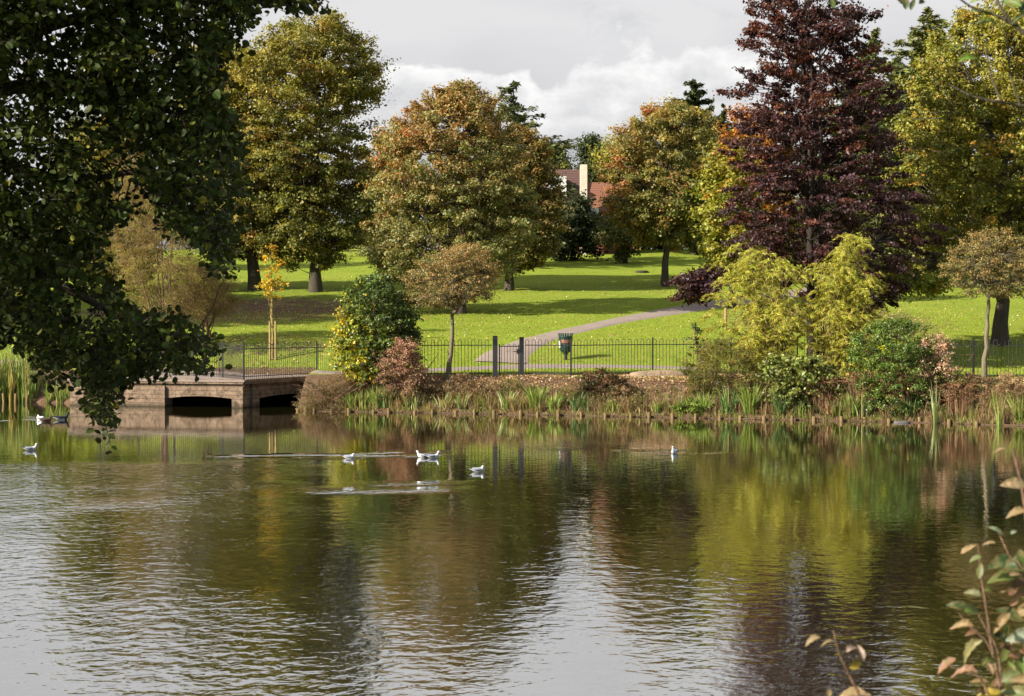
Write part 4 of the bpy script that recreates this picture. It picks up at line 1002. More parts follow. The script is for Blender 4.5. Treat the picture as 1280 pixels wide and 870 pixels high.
for i, (px_, w_, h_, off, pal, lab) in enumerate(((575, 26, 30, .7, 0, 'low tan dry bush under the umbrella shaped tree'), (607, 22, 26, .8, 0, 'low tan dry bush left of the gate'), (640, 20, 22, .9, 1, 'small olive bush below the gate'), (536, 20, 30, .6, 0, 'brown dry bush right of the pinkish shrub'),
     (710, 16, 22, .6, 1, 'small olive bush under the litter bin'), (775, 20, 26, .5, 0, 'rusty dry bush left of the sleeper'), (800, 18, 22, .35, 1, 'green low bush at the sleeper end'), (865, 26, 16, .3, 2, 'low green creeper under the sleeper'), (425, 24, 24, .9, 0, 'brown tangle beside the dark shrub foot'),
     (930, 22, 30, .8, 1, 'olive bush between the fern like bush and the bamboo'), (1035, 24, 38, .7, 0, 'rusty bush under the taller bamboo'), (1085, 16, 22, .4, 1, 'small olive tuft below the rounded green shrub'), (1215, 26, 26, 1.4, 0, 'dry brown bush beside the broken stones'), (1262, 22, 30, 1.2, 0, 'tall dry bush at the right end of the bank'), (1200, 14, 40, .8, 1, 'narrow olive bush left of the right hand small tree'))):
    x, y = bank_at(px_, off); yb_ = 405 + (CAMH - float(gh(x, y))) / y * F
    shrub('low_shrub', lab, [(yb_ - h_, px_ - w_ * .4, px_ + w_ * .4), (yb_ - h_ * .7, px_ - w_ * .9, px_ + w_ * .9), (yb_ - h_ * .3, px_ - w_, px_ + w_), (yb_, px_ - w_ * .8, px_ + w_ * .8)],
          ([G(.40, .27, .14, 3, .4), G(.26, .16, .08, 2), G(.17, .13, .05, 2, -.8)], [G(.20, .19, .05, 3), G(.28, .22, .07, 1.5, .5), G(.10, .10, .03, 2, -.8)], [G(.2, .28, .04, 3), G(.13, .19, .04, 2)])[pal],
          y, px_, cr=.10, ncl=int(w_ * h_ * .11) + 12, nl=26, size=.04 if pal < 2 else .06, seed=700 + i, limbs=5, trunk=.012, multi=5, twr=.005, group='low bushes on the bank')
# undergrowth on the bank (uncountable)
rng = np.random.default_rng(400); mb = MB()
PU = [[G(.34, .22, .12, 3), G(.42, .30, .16, 2), G(.20, .13, .08, 2)], [G(.20, .21, .06, 3), G(.3, .25, .1, 2)], [G(.17, .24, .04, 3), G(.25, .3, .06, 2)]]
for k in range(2600):
    px_ = rng.uniform(372, 1300); s_ = rng.uniform(.05, 1.5) ** 1.0; x, y = bank_at(px_, s_)
    if x < -6.3: continue
    b_ = np.array([x, y, gh(x, y) - .02]); hh = rng.uniform(.16, .56) * (1.25 - .45 * s_)
    hh *= .6 + .7 * (.5 + .5 * sin(x * 2.3 + 1) * sin(x * .9)); dens = .5 + .5 * sin(x * 1.7) * sin(x * .63 + 2)
    if s_ > .75 and rng.uniform() > .25 + .3 * dens: continue
    if 600 < px_ < 850 and s_ > .5: hh *= .55
    blades(mb, b_, int(rng.integers(7, 20)), hh, .22, .014, PU[rng.choice(3, p=(.62, .25, .13))], rng, .5, 3)
for k in range(520):
    px_ = rng.uniform(372, 1300); x, y = bank_at(px_, rng.uniform(-.16, .12))
    if x > -6.4: blades(mb, np.array([x, y, .02]), int(rng.integers(5, 12)), rng.uniform(.10, .26), .2, .013, PU[rng.choice(3, p=(.5, .28, .22))], rng, .9, 3)
P = np.array([(lambda b: (b[0], b[1], gh(b[0], b[1])))(bank_at(rng.uniform(372, 1300), rng.uniform(.05, 1.3))) for _ in range(900)])
P = P[P[:, 0] > -6.3]; P[:, 2] += rng.uniform(.03, .2, len(P)); kk = rng.uniform(0, 1, len(P))
foliage(mb, P, kk * 0, kk, .13, 20, .045, [G(.12, .13, .04, 3), G(.2, .11, .05, 2), G(.25, .17, .10, 2), G(.08, .11, .03, 2)], rng, mixk=.8)
tag(mb.build('bank_undergrowth', M_GRASS), kind='stuff')
# reeds (left bank)
rng = np.random.default_rng(410); mb = MB()
PR = [G(.19, .27, .06, 3), G(.30, .34, .11, 2), G(.46, .38, .16, 1.2), G(.13, .20, .06, 2)]
for k in range(330):
    px_ = rng.uniform(-160, 58 + 30 * (k % 5 == 0)); D = rng.uniform(53.0, 54.8); x = (px_ - 640) / F * D
    b_ = np.array([x, D, -.2]); blades(mb, b_, 9, rng.uniform(1.2, 2.35) * (1 if px_ < 45 else .6), .12, .038, PR if D > 53.2 else PR[:2] + [G(.45, .26, .10, 1)], rng, .22, 4)
for k in range(90):
    px_ = rng.uniform(60, 112); D = 52.6 + rng.uniform(0, .9); x = (px_ - 640) / F * D
    blades(mb, np.array([x, D, -.05]), 9, rng.uniform(.4, .95), .15, .03, PR, rng, .35)
tag(mb.build('reed_bed', M_GRASS), kind='stuff')
# grass on the lawn
rng = np.random.default_rng(420); n = 170000
X = rng.uniform(-17, 20, n); Y = 44 + 28 * rng.uniform(0, 1, n) ** 1.5
ok = (Y > fx(X) - .05) & (np.abs(X) < Y * .36)
X, Y = X[ok], Y[ok]
def on_path(X, Y):
    px_, py_ = topix(X, Y, gh(X, Y))
    up = np.interp(px_, [586, 600, 640, 680, 760, 830, 880, 960], [452, 440, 427, 416, 399, 385, 376, 366])
    lo = np.interp(px_, [586, 664, 680, 720, 780, 850, 905, 980], [460, 446, 433, 418, 404, 393, 385, 375])
    a = (px_ > 584) & (py_ > up - .5) & (py_ < lo + .8)
    t = np.interp(px_, [-250, 150, 300, 420, 500, 586, 668, 760, 860, 900], [452, 459, 463, 465, 463.5, 456, 453, 455, 457, 462])
    l = np.interp(px_, [-250, 150, 300, 420, 500, 586, 668, 760, 860, 900], [461, 470, 471, 469.5, 467.5, 463, 461, 460, 462, 464])
    return a | ((py_ > t - .3) & (py_ < l + .3) & (px_ < 900)) | ((X < -5.4) & (X > -14.3) & (Y < 55))
ok = ~on_path(X, Y); X, Y = X[ok], Y[ok]; n = len(X)
a = rng.uniform(0, 2 * pi, n); h = rng.uniform(.025, .065, n); Z = gh(X, Y)
B_ = np.stack([X, Y, Z], 1); sd = np.stack([np.cos(a), np.sin(a), 0 * a], 1) * .008
tip = B_ + np.stack([rng.normal(0, .02, n), rng.normal(0, .02, n), h], 1)
mb = MB(); V = np.stack([B_ - sd, B_ + sd, tip], 1).reshape(-1, 3)
mb.add_np(V, np.arange(3 * n).reshape(-1, 3), pick([G(.23, .315, .025, 3), G(.31, .38, .035, 2), G(.44, .41, .08, .7)], a * 0, a * 0, rng))
tag(mb.build('lawn_grass', M_GRASS), kind='stuff')
# fallen leaves
rng = np.random.default_rng(430); PL = [G(.42, .25, .13, 3), G(.52, .36, .20, 2), G(.28, .15, .08, 2), G(.55, .42, .12, .8), G(.60, .48, .36, 1)]
L = []
def scatter(n, x0, x1, y0, y1, f=None):
    X = rng.uniform(x0, x1, n); Y = rng.uniform(y0, y1, n)
    k = f(X, Y); L.append(np.stack([X[k], Y[k]], 1))
ybk = lambda x: np.interp(x, XB, YB)
scatter(60000, -6.3, 18, 41, 50, lambda X, Y: (Y > ybk(X) + .25) & (Y < fx(X) + .35 + .3 * np.sin(X * 2)) & (rng.uniform(0, 1, len(X)) < .25 + .35 * np.sin(X * 1.3 + 1) ** 2 + .3 * np.clip((Y - ybk(X)) / 2, 0, 1)))
scatter(8000, -16, 22, 46, 95, lambda X, Y: (Y > fx(X) + .2) & ~on_path(X, Y) | (rng.uniform(0, 1, len(X)) < .06))
for px_, py_, sx_, sy_, nn in ((330, 432, 3.5, 1.2, 1800), (300, 395, 4, 4, 1500), (700, 432, 1.2, 1.5, 120), (560, 395, 2.5, 3, 300), (655, 452, 1.5, .5, 90), (1240, 440, 4, 4, 700), (1190, 380, 6, 6, 400), (1120, 395, 6, 5, 300), (270, 462, 3, 1, 500)):
    q = onground(px_, py_); P = np.stack([rng.normal(q[0], sx_, nn), rng.normal(q[1], sy_, nn)], 1); L.append(P[P[:, 1] > fx(P[:, 0]) + .2])
L = np.vstack(L); P = np.stack([L[:, 0], L[:, 1], gh(L[:, 0], L[:, 1]) + rng.uniform(.02, .05, len(L))], 1)
P = P[(P[:, 0] < -14.3) | (P[:, 0] > -5.4) | (P[:, 1] > 55)]
Nn = rng.normal(0, .45, (len(P), 3)); Nn[:, 2] += 1
mb = MB(); leaves(mb, P, Nn, rng.uniform(.05, .10, len(P)), pick(PL, P[:, 0] * 0, P[:, 0] * 0, rng, .25), T_QUAD, rng)
tag(mb.build('fallen_leaves', M_DRY), kind='stuff')

# ------------------------------------------------------------------ house
def tile_mat(name, a, b):
    m, nt = nodes_of(name); g = gpos(nt)
    w = N_(nt, 'ShaderNodeTexWave'); w.bands_direction = 'Z'; w.inputs['Scale'].default_value = 1.6; w.inputs['Distortion'].default_value = .6; nt.links.new(g, w.inputs['Vector'])
    c = mix_rgb(nt, noise(nt, 3, 6, .75, g), a, b); c = mix_rgb(nt, mth(nt, 'MULTIPLY', w.outputs['Fac'], .35), c, tuple(q * .5 for q in a))
    finish(nt, c, .9, .1, w.outputs['Fac'], .04); return m
HD = 121.
hp = lambda a, b_, d=0.: pix(a, b_, HD + d)
hb = hp(715, 262); hb[2] = gh(hb[0], HD)
hs = empty('house', hb, 'house with brown and orange tiled roofs and a tall pale chimney beyond the crest', 'house')
M_T1 = tile_mat('brown_roof_tiles', (.085, .048, .042), (.16, .095, .08)); M_T2 = tile_mat('orange_roof_tiles', (.17, .075, .05), (.28, .13, .08))
M_BR = tile_mat('red_brick', (.16, .06, .04), (.28, .10, .065)); M_CH = plain('cream_render', (.58, .50, .40), .85, .2, 0, .18, 2.5, .02); M_WH = plain('white_paint', (.55, .55, .53), .5)
def roof(name, x0, x1, yr, ye, D0, D1, mat):
    a, b_ = hp(x0, ye, D0), hp(x1, ye, D0); c, d = hp(x1, yr, D1), hp(x0, yr, D1); e = a + (0, 2 * (D1 - D0), 0); f = b_ + (0, 2 * (D1 - D0), 0)
    c[0], d[0] = b_[0], a[0]; t = np.array([0, 0, .16]); mb = MB()
    for q in ((a, b_, c, d), (f, e, d, c)):
        v = [np.array(k) for k in q]; mb.add(v + [k - t for k in v], [(0, 1, 2, 3), (7, 6, 5, 4), (0, 4, 5, 1), (1, 5, 6, 2), (2, 6, 7, 3), (3, 7, 4, 0)])
    mb.build(name, mat, hs)
    w = MB(); i = .25; X0, X1, Y0, Y1, ze, zr = a[0] + i, b_[0] - i, a[1] + .5, e[1] - .5, a[2] - .12 + .35, c[2] - .35
    ym = (Y0 + Y1) / 2
    w.add([(X0, Y0, 5), (X1, Y0, 5), (X1, Y1, 5), (X0, Y1, 5), (X0, Y0, ze), (X1, Y0, ze), (X1, Y1, ze), (X0, Y1, ze), (X0, ym, zr), (X1, ym, zr)],
          [(0, 1, 5, 4), (2, 3, 7, 6), (1, 2, 6, 9, 5), (3, 0, 4, 8, 7)]); w.build('wall', M_BR, hs)
roof('roof', 640, 731, 212, 268, 0, 3.2, M_T1)
roof('roof', 733, 800, 228, 263, .4, 3.0, M_T2)
mb = MB(); c0 = hp(729.5, 262, -.5); box(mb, c0[0] - .26, c0[0] + .26, c0[1] - .2, c0[1] + .5, c0[2] - 4, hp(0, 206, -.5)[2], bev=.03)
zt = hp(0, 206, -.5)[2]; chm = mb.build('chimney', M_CH, hs)
mb = MB(); box(mb, c0[0] - .31, c0[0] + .31, c0[1] - .25, c0[1] + .55, zt + .002, zt + .12, bev=.03); mb.build('chimney_cap', M_BR, chm)
mb = MB(); lathe(mb, [(.13, zt + .12), (.10, zt + .42), (.12, zt + .46), (.08, zt + .46)], (c0[0], c0[1] + .15, 0), 12); mb.build('chimney_pot', M_T2, chm)
p, q = hp(686, 240, .6), hp(706, 222, .6)
mb = MB(); x0, x1, z0, z1, y = p[0], q[0], p[2], q[2], p[1]
box(mb, x0 - .12, x1 + .12, y, y + 1.9, z0 - .3, z1 + .10); dm = mb.build('dormer', M_WH, hs)
mb = MB(); box(mb, x0 + .06, x1 - .06, y - .02, y - .004, z0, z1 - .1); mb.build('window_glass', plain('dark_glass', (.03, .035, .04), .1, .6), dm)
mb = MB()
for k in range(4):
    xx = x0 + .06 + (x1 - x0 - .12) * k / 3; box(mb, xx - .03, xx + .03, y - .05, y - .022, z0, z1 - .1)
for zz in (z0, (z0 + z1) / 2, z1 - .1): box(mb, x0, x1, y - .055, y - .051, zz - .03, zz + .03)
mb.build('window_frame', M_WH, dm)
mb = MB(); box(mb, x0 - .25, x1 + .25, y - .15, y + 1.9, z1 + .102, z1 + .2); mb.build('dormer_roof', M_T1, dm)
mb = MB(); p, q = hp(735, 260, -.05), hp(741, 268, -.05); box(mb, p[0] - .05, p[0] + .8, p[1], p[1] + .06, q[2], p[2]); mb.build('fascia', M_WH, hs)

# ------------------------------------------------------------------ birds
M_GULL = tint_mat('feathers', .6, .2, .06, 60, .002)
def bird(name, label, px, py, head, L, cols, group, pose='up', cat='gull'):
    """floating bird: body, neck and head as one lofted skin; wings and bill as children. cols: body, back, head, bill, wingtip, breast"""
    D = CAMH * F / (py - 405.) ; c = pix(px, py, D); c[2] = 0; s = L / .36
    root = empty(name, c, label, cat, group); R = rz(head)
    W_ = lambda v: (np.asarray(v, float) * s) @ R.T + c
    # x forward
    if pose == 'up': path = [(-.19, .075, .008, .010), (-.15, .062, .030, .022), (-.09, .045, .055, .042), (-.02, .035, .068, .055), (.05, .038, .064, .056), (.10, .055, .050, .050), (.125, .085, .032, .034), (.135, .115, .024, .026), (.142, .145, .025, .026), (.155, .160, .024, .024), (.172, .160, .016, .016), (.182, .158, .008, .008)]
    else: path = [(-.19, .075, .008, .010), (-.15, .062, .030, .022), (-.09, .045, .055, .042), (-.02, .035, .068, .055), (.04, .042, .064, .056), (.08, .062, .048, .045), (.09, .090, .032, .03), (.085, .108, .026, .026), (.10, .118, .024, .024), (.118, .114, .016, .016), (.13, .11, .008, .008)]
    path = np.array(path); n = 12; m = len(path)
    dx = np.gradient(path[:, 0]); dz = np.gradient(path[:, 1]); ln = np.hypot(dx, dz); nx, nz = -dz / ln, dx / ln
    th = np.arange(n) * 2 * pi / n
    V = np.stack([path[:, 0, None] + nx[:, None] * np.sin(th) * path[:, 3, None], np.cos(th)[None] * path[:, 2, None], path[:, 1, None] + nz[:, None] * np.sin(th) * path[:, 3, None]], -1)
    i = np.arange(m - 1)[:, None] * n; j = np.arange(n)[None]; j2 = (j + 1) % n
    f = np.stack([i + j, i + n + j, i + n + j2, i + j2], -1).reshape(-1, 4)
    fc = np.array([cols['head'] if k // n >= m - 5 else (cols['breast'] if k // n >= m - 8 else (cols['back'] if 0 < k % n < 6 and k // n > 1 else cols['body'])) for k in range(len(f))])
    mb = MB(); mb.add_np(W_(V.reshape(-1, 3)), f, fc, smooth=True); mb.add(W_(V[-1]), [tuple(range(n))], cols['head']); mb.add(W_(V[0]), [tuple(range(n))[::-1]], cols['body'])
    hx, hz = path[-3][0], path[-3][1]
    for sg in (-1, 1):
        e = np.array([hx + .002, sg * .0225, hz + .006]); o = .005
        mb.add(W_([e + (o, 0, 0), e + (0, sg * .003, o), e - (o, 0, 0), e - (0, -sg * .003, o)]), [(0, 1, 2, 3)], (.01, .01, .01))
    mb.build('body', M_GULL, root)
    for sg in (-1, 1):
        mb = MB(); ctr = [(.06, .050, .070, .030), (0, .064, .072, .042), (-.07, .058, .074, .040), (-.14, .034, .082, .022), (-.20, .012, .092, .010), (-.24, -.004, .100, .002)]
        vs = []
        for x_, y_, z_, h_ in ctr: vs += [(x_, sg * (y_ + .008), z_ - h_), (x_, sg * (y_ + .012), z_ - h_ * .1), (x_, sg * (y_ - .022), z_ + h_ * .55), (x_, sg * (y_ - .03), z_ + h_ * .2)]
        fs = []; cs = []
        for k in range(len(ctr) - 1):
            for q_ in range(4): fs.append((k * 4 + q_, k * 4 + (q_ + 1) % 4, k * 4 + 4 + (q_ + 1) % 4, k * 4 + 4 + q_)); cs.append(cols['tip'] if k >= 3 else cols['back'])
        mb.add(W_(vs), fs, np.array(cs), smooth=True); mb.build('wing', M_GULL, root)
    mb = MB(); tube(mb, W_([(hx + .012, 0, hz - .002), (hx + .03, 0, hz - .006), (hx + .045, 0, hz - .012)]), np.array([.007, .005, .002]) * s * (1.5 if cat == 'duck' else 1), 6, cols['bill']); mb.build('bill', M_GULL, root)
GU = dict(body=(.50, .51, .54), back=(.26, .28, .32), head=(.66, .66, .66), breast=(.6, .6, .62), bill=(.12, .02, .015), tip=(.03, .03, .03))
bird('gull', 'white gull facing right on the dark water below the reeds at left', 38, 563, .35, 0.292, GU, 'gulls on the lake')
bird('gull', 'gull with its head down on the long bright wake', 437, 573.5, -.2, 0.275, GU, 'gulls on the lake', 'low')
bird('gull', 'gull facing left, left bird of the touching pair', 529, 572, pi - .15, 0.275, GU, 'gulls on the lake')
bird('gull', 'gull facing right, right bird of the touching pair', 541, 572.5, .25, 0.275, GU, 'gulls on the lake')
bird('gull', 'gull resting right of and nearer than the touching pair', 598, 590, .1, 0.292, GU, 'gulls on the lake', 'low')
bird('gull', 'lone gull seen end on at the right of the lake', 843, 567, -1.9, 0.310, GU, 'gulls on the lake')
DK = dict(body=(.10, .06, .04), back=(.09, .055, .04), head=(.06, .035, .025), breast=(.12, .06, .04), bill=(.15, .13, .05), tip=(.05, .03, .02))
TD = dict(body=(.6, .6, .6), back=(.03, .03, .035), head=(.015, .015, .02), breast=(.03, .025, .03), bill=(.15, .17, .2), tip=(.02, .02, .02))
WD = dict(body=(.8, .8, .8), back=(.75, .75, .78), head=(.78, .78, .8), breast=(.8, .8, .8), bill=(.3, .2, .05), tip=(.5, .5, .5))
bird('duck', 'white bird at the rear of the small group by the reeds', 50, 525, 2.4, .36, WD, 'waterfowl by the reeds', 'low', 'duck')
bird('duck', 'reddish brown duck beside the white bird', 58.5, 527, .3, .36, DK, 'waterfowl by the reeds', 'low', 'duck')
bird('duck', 'black duck with a white flank swimming right, left of the hanging alder twig', 77, 525, .5, .42, TD, 'waterfowl by the reeds', 'up', 'duck')

# ------------------------------------------------------------------ the overhanging alder
def inpoly(x, y, P):
    P = np.asarray(P, float); c = np.zeros(len(x), bool); j = len(P) - 1
    for i in range(len(P)):
        k = ((P[i, 1] > y) != (P[j, 1] > y)) & (x < (P[j, 0] - P[i, 0]) * (y - P[i, 1]) / (P[j, 1] - P[i, 1] + 1e-9) + P[i, 0]); c ^= k; j = i
    return c
AL = [(-60, -60), (385, -60), (398, 6), (375, 14), (345, 0), (322, 18), (300, 30), (285, 58), (272, 75), (268, 110), (285, 150), (298, 180), (306, 220), (296, 260), (296, 290), (288, 330), (272, 345), (252, 318), (240, 292),
      (214, 288), (200, 268), (188, 235), (166, 225), (160, 262), (150, 290), (126, 282), (116, 320), (130, 350), (150, 372), (200, 396), (240, 402), (268, 424), (268, 446), (254, 466), (215, 462), (190, 474), (168, 468), (152, 488), (150, 510),
      (144, 538), (130, 548), (121, 530), (107, 512), (112, 490), (100, 466), (70, 478), (46, 470), (38, 440), (10, 425), (-60, 425)]
rng = np.random.default_rng(500)
al = empty('alder_tree', (-9.2, 15.0, float(gh(-9.2, 15.0))), 'dark overhanging alder filling the upper left with a drooping branch over the water', 'tree')
ab = np.array(al.location)
n = 13000; X = rng.uniform(-60, 400, n); Y = rng.uniform(-60, 552, n); k = inpoly(X, Y, AL); X, Y = X[k], Y[k]
def hole(cx, cy, rx, ry, p): 
    global X, Y
    d = ((X - cx) / rx) ** 2 + ((Y - cy) / ry) ** 2; kk = (d > 1) | (rng.uniform(0, 1, len(X)) > p); X, Y = X[kk], Y[kk]
hole(15, 105, 20, 36, .93); hole(75, 28, 26, 16, .85); hole(100, 160, 34, 30, .75); hole(135, 215, 40, 30, .75); hole(50, 72, 40, 14, .5); hole(25, 445, 30, 22, .55)
hole(60, 200, 30, 20, .55); hole(185, 195, 16, 20, .5); hole(350, -10, 40, 22, .4); hole(100, 390, 40, 25, .45)
w_ = .5 + .5 * vnoise(X, Y, 45, 501); kk = rng.uniform(0, 1, len(X)) < .12 + 1.0 * w_; X, Y = X[kk], Y[kk]
fr = rng.uniform(0, 1, len(X)) < .22; fr = fr & (Y < 440); X = X + fr * rng.normal(0, 7, len(X)); Y = Y + fr * rng.normal(0, 7, len(X))
print('alder twigs', len(X))
m = len(X); Dd = 14 + rng.uniform(-1.1, 1.3, m) + (Y - 250) / 600.
C = np.array([pix(a, b_, d) for a, b_, d in zip(X, Y, Dd)])
mbt = MB(); mbf = MB()
Pl, Nl, Al, = [], [], []
for c in C:
    d = np.array([rng.normal(.4, .6), rng.normal(0, .5), rng.normal(-.35, .45)]); d /= np.linalg.norm(d); Lw = rng.uniform(.12, .3)
    if rng.uniform() < .35: tube(mbt, curve(c - d * Lw * .6, c + d * Lw * .5, .01, 4), [.005, .004, .003, .002], 3, cap=False)
    nn = rng.integers(5, 9); t = np.linspace(-.5, .5, nn)[:, None]; side = np.cross(d, rng.normal(0, 1, 3)); side /= np.linalg.norm(side)
    sgn = np.where(np.arange(nn) % 2, 1, -1)[:, None]
    ax = d * .5 + side * sgn + rng.normal(0, .3, (nn, 3)) + [0, 0, -.35]; ax /= np.linalg.norm(ax, axis=1)[:, None]
    Pl.append(c + d * t * Lw + ax * .045); Al.append(ax); Nl.append(np.cross(ax, rng.normal(0, 1, (nn, 3))) + [0, 0, .6])
Pl, Nl, Al = map(np.vstack, (Pl, Nl, Al)); m = len(Pl); print('alder leaves', m)
PA = [G(.034, .048, .009, 4), G(.048, .062, .011, 2), G(.065, .08, .015, .5), G(.20, .19, .03, .22)]
leaves(mbf, Pl, Nl, rng.uniform(.045, .082, m), pick(PA, rng.uniform(0, 1, m), Pl[:, 0] * 0, rng, .25), T_NEAR, rng, Al)
# the part of the crown outside the picture (keeps the sun off the leaves in view)
k_ = 620; cc = np.stack([rng.uniform(-14, -4.6, k_), rng.uniform(9, 19, k_), rng.uniform(1.6, 10, k_)], 1)
cc = cc[(((cc[:, 0] + 8.6) / 5.2) ** 2 + ((cc[:, 1] - 14) / 5) ** 2 + ((cc[:, 2] - 5.5) / 5) ** 2 < 1) & (cc[:, 0] < -.345 * cc[:, 1] - .1)]
hi = np.stack([rng.uniform(-7, -1.4, 260), rng.uniform(11.5, 16.5, 260), rng.uniform(6.4, 9.2, 260)], 1); cc = np.vstack([cc, hi[(hi[:, 2] - CAMH) / hi[:, 1] > .25]])
foliage(mbf, cc, cc[:, 0] * 0, cc[:, 0] * 0 + .5, .6, 90, .13, PA, rng, T_QUAD)
mbf.build('crown', M_DARKLEAF, al)
tube(mbt, [ab - [0, 0, .4], ab + [.1, 0, 1.5], ab + [.3, -.2, 4], ab + [.2, -.3, 7], ab + [.4, 0, 9.5]], [.34, .27, .2, .12, .04], 12)
J = ab + np.array([.25, -.1, 3.2])
def limb(pxs, r0, start, thin=.3):
    P = [start] + [pix(a, b_, d) for a, b_, d in pxs]; P = np.array(P)
    s = np.linspace(0, len(P) - 1, 5 * len(P)); Q = np.stack([np.interp(s, np.arange(len(P)), P[:, k]) for k in range(3)], 1)
    for _ in range(3): Q[1:-1] = .25 * Q[:-2] + .5 * Q[1:-1] + .25 * Q[2:]
    tube(mbt, Q, np.linspace(r0, r0 * thin * .35, len(Q)), 7); return Q
LB = [limb([(-40, 120, 14), (60, 100, 13.9), (150, 130, 14), (195, 155, 14.0), (240, 190, 14)], .09, ab + [.2, -.1, 4.2]),
      limb([(-30, 60, 14), (100, 20, 14), (220, 0, 14.1), (330, -8, 14.1), (378, 12, 14.1)], .08, ab + [.3, -.2, 5.2]),
      limb([(-30, 330, 14.2), (60, 350, 14.3), (130, 385, 14.4), (200, 425, 14.5), (262, 440, 14.5)], .06, J),
      limb([(20, 370, 14.3), (80, 420, 14.4), (120, 470, 14.5), (134, 545, 14.5)], .035, J),
      limb([(0, 200, 14), (90, 230, 14.1), (180, 210, 14), (240, 250, 14.1), (285, 300, 14.1)], .055, J + [0, 0, .6]),
      limb([(-20, 260, 14), (40, 290, 14.1), (100, 300, 14.1)], .05, J + [0, 0, .3])]
NB = np.vstack([q[4:] for q in LB])
for c in C[::6]:
    s0 = NB[np.argmin(np.linalg.norm(NB - c, axis=1))]
    if np.linalg.norm(s0 - c) < 1.6: tube(mbt, curve(s0, c, .03, 5, rng, .015), np.linspace(.011, .003, 5), 4, cap=False)
mbt.build('trunk', M_BARK, al)

# ------------------------------------------------------------------ foreground sprigs
def near_template():
    n = 9; t = np.linspace(0, 1, n); w = .25 * np.sin(pi * t ** .8) ** .8; w[0] = .01; w[-1] = .004
    sag = .10 * t - .28 * t * t + .05
    vs = []
    for i in range(n):
        for v in (-1, -.5, 0, .5, 1): vs.append((t[i] - .5, v * w[i] * (1 + .06 * (-1) ** i * (abs(v) == 1)), sag[i] + .22 * abs(v) ** 1.5 * w[i] + .012 * (-1) ** i * abs(v)))
    f = [(i * 5 + j, i * 5 + j + 1, i * 5 + j + 6, i * 5 + j + 5) for i in range(n - 1) for j in range(4)]
    return np.array(vs), f
TN = near_template()
def near_leaf():
    m, nt = nodes_of('mottled_near_leaf'); g = gpos(nt); a = N_(nt, 'ShaderNodeAttribute', attribute_name='tint').outputs['Color']
    c = mix_rgb(nt, ramp(nt, noise(nt, 45, 4, .65, g), [(.45, 0.), (.62, .65)]), a, (.16, .13, .05))
    c = mix_rgb(nt, ramp(nt, noise(nt, 120, 3, .6, g), [(.6, 0.), (.7, .6)]), c, (.07, .035, .015))
    p = N_(nt, 'ShaderNodeBsdfPrincipled'); nt.links.new(c, p.inputs['Base Color']); p.inputs['Roughness'].default_value = .5; p.inputs['Specular IOR Level'].default_value = .3
    t = N_(nt, 'ShaderNodeBsdfTranslucent'); nt.links.new(c, t.inputs[0]); mx = N_(nt, 'ShaderNodeMixShader'); mx.inputs[0].default_value = .25
    nt.links.new(p.outputs[0], mx.inputs[1]); nt.links.new(t.outputs[0], mx.inputs[2]); o = N_(nt, 'ShaderNodeOutputMaterial'); nt.links.new(mx.outputs[0], o.inputs[0]); return m
M_NEARLEAF = near_leaf()
def sprig(name, label, cat, base, stems, lv, D, rng, extra=None, bark=M_TWIG):
    root = empty(name, base, label, cat)
    mb = MB()
    for st, r in stems:
        P = [pix(a, b_, D + (c if c else 0)) for a, b_, c in st]; P = np.array(P)
        if st[-1][1] > 860: P = np.vstack([P, np.array(base) * [1, 1, 1] + rng.normal(0, .04, 3) * [1, 1, 0]])
        s = np.linspace(0, len(P) - 1, 6 * len(P)); Q = np.stack([np.interp(s, np.arange(len(P)), P[:, k]) for k in range(3)], 1)
        for _ in range(3): Q[1:-1] = .25 * Q[:-2] + .5 * Q[1:-1] + .25 * Q[2:]
        tube(mb, Q, np.linspace(r * .6, r * 1.3, len(Q)), 8)
    mb.build('stem', bark, root)
    for i, (a, b_, l, ang, col, tilt) in enumerate(lv):
        c = pix(a, b_, D + rng.uniform(-.12, .12)); ax = np.array([[cos(radians(ang)), rng.normal(0, .25), sin(radians(ang))]])
        Nn = np.array([[rng.normal(0, .3), -cos(radians(tilt)), sin(radians(tilt))]]); T = (TN[0] * [1, rng.uniform(.65, 1.15), rng.uniform(.8, 3.2)], TN[1])
        mb = MB(); leaves(mb, c[None], Nn, l * .9 / F * D, np.array([col]) * rng.uniform(.8, 1.1), T, rng, ax, 0, True)
        mb.build('leaf', M_NEARLEAF, root)
    return root
TAN, TAN2, GRN, DGR, PGR, YEL, BRN, PNK = (.29, .19, .09), (.36, .25, .14), (.09, .14, .022), (.03, .06, .015), (.13, .17, .06), (.38, .27, .025), (.14, .07, .035), (.27, .14, .08)
rng = np.random.default_rng(600); bz = lambda x, y: (x, y, float(gh(np.array(x), np.array(y))))
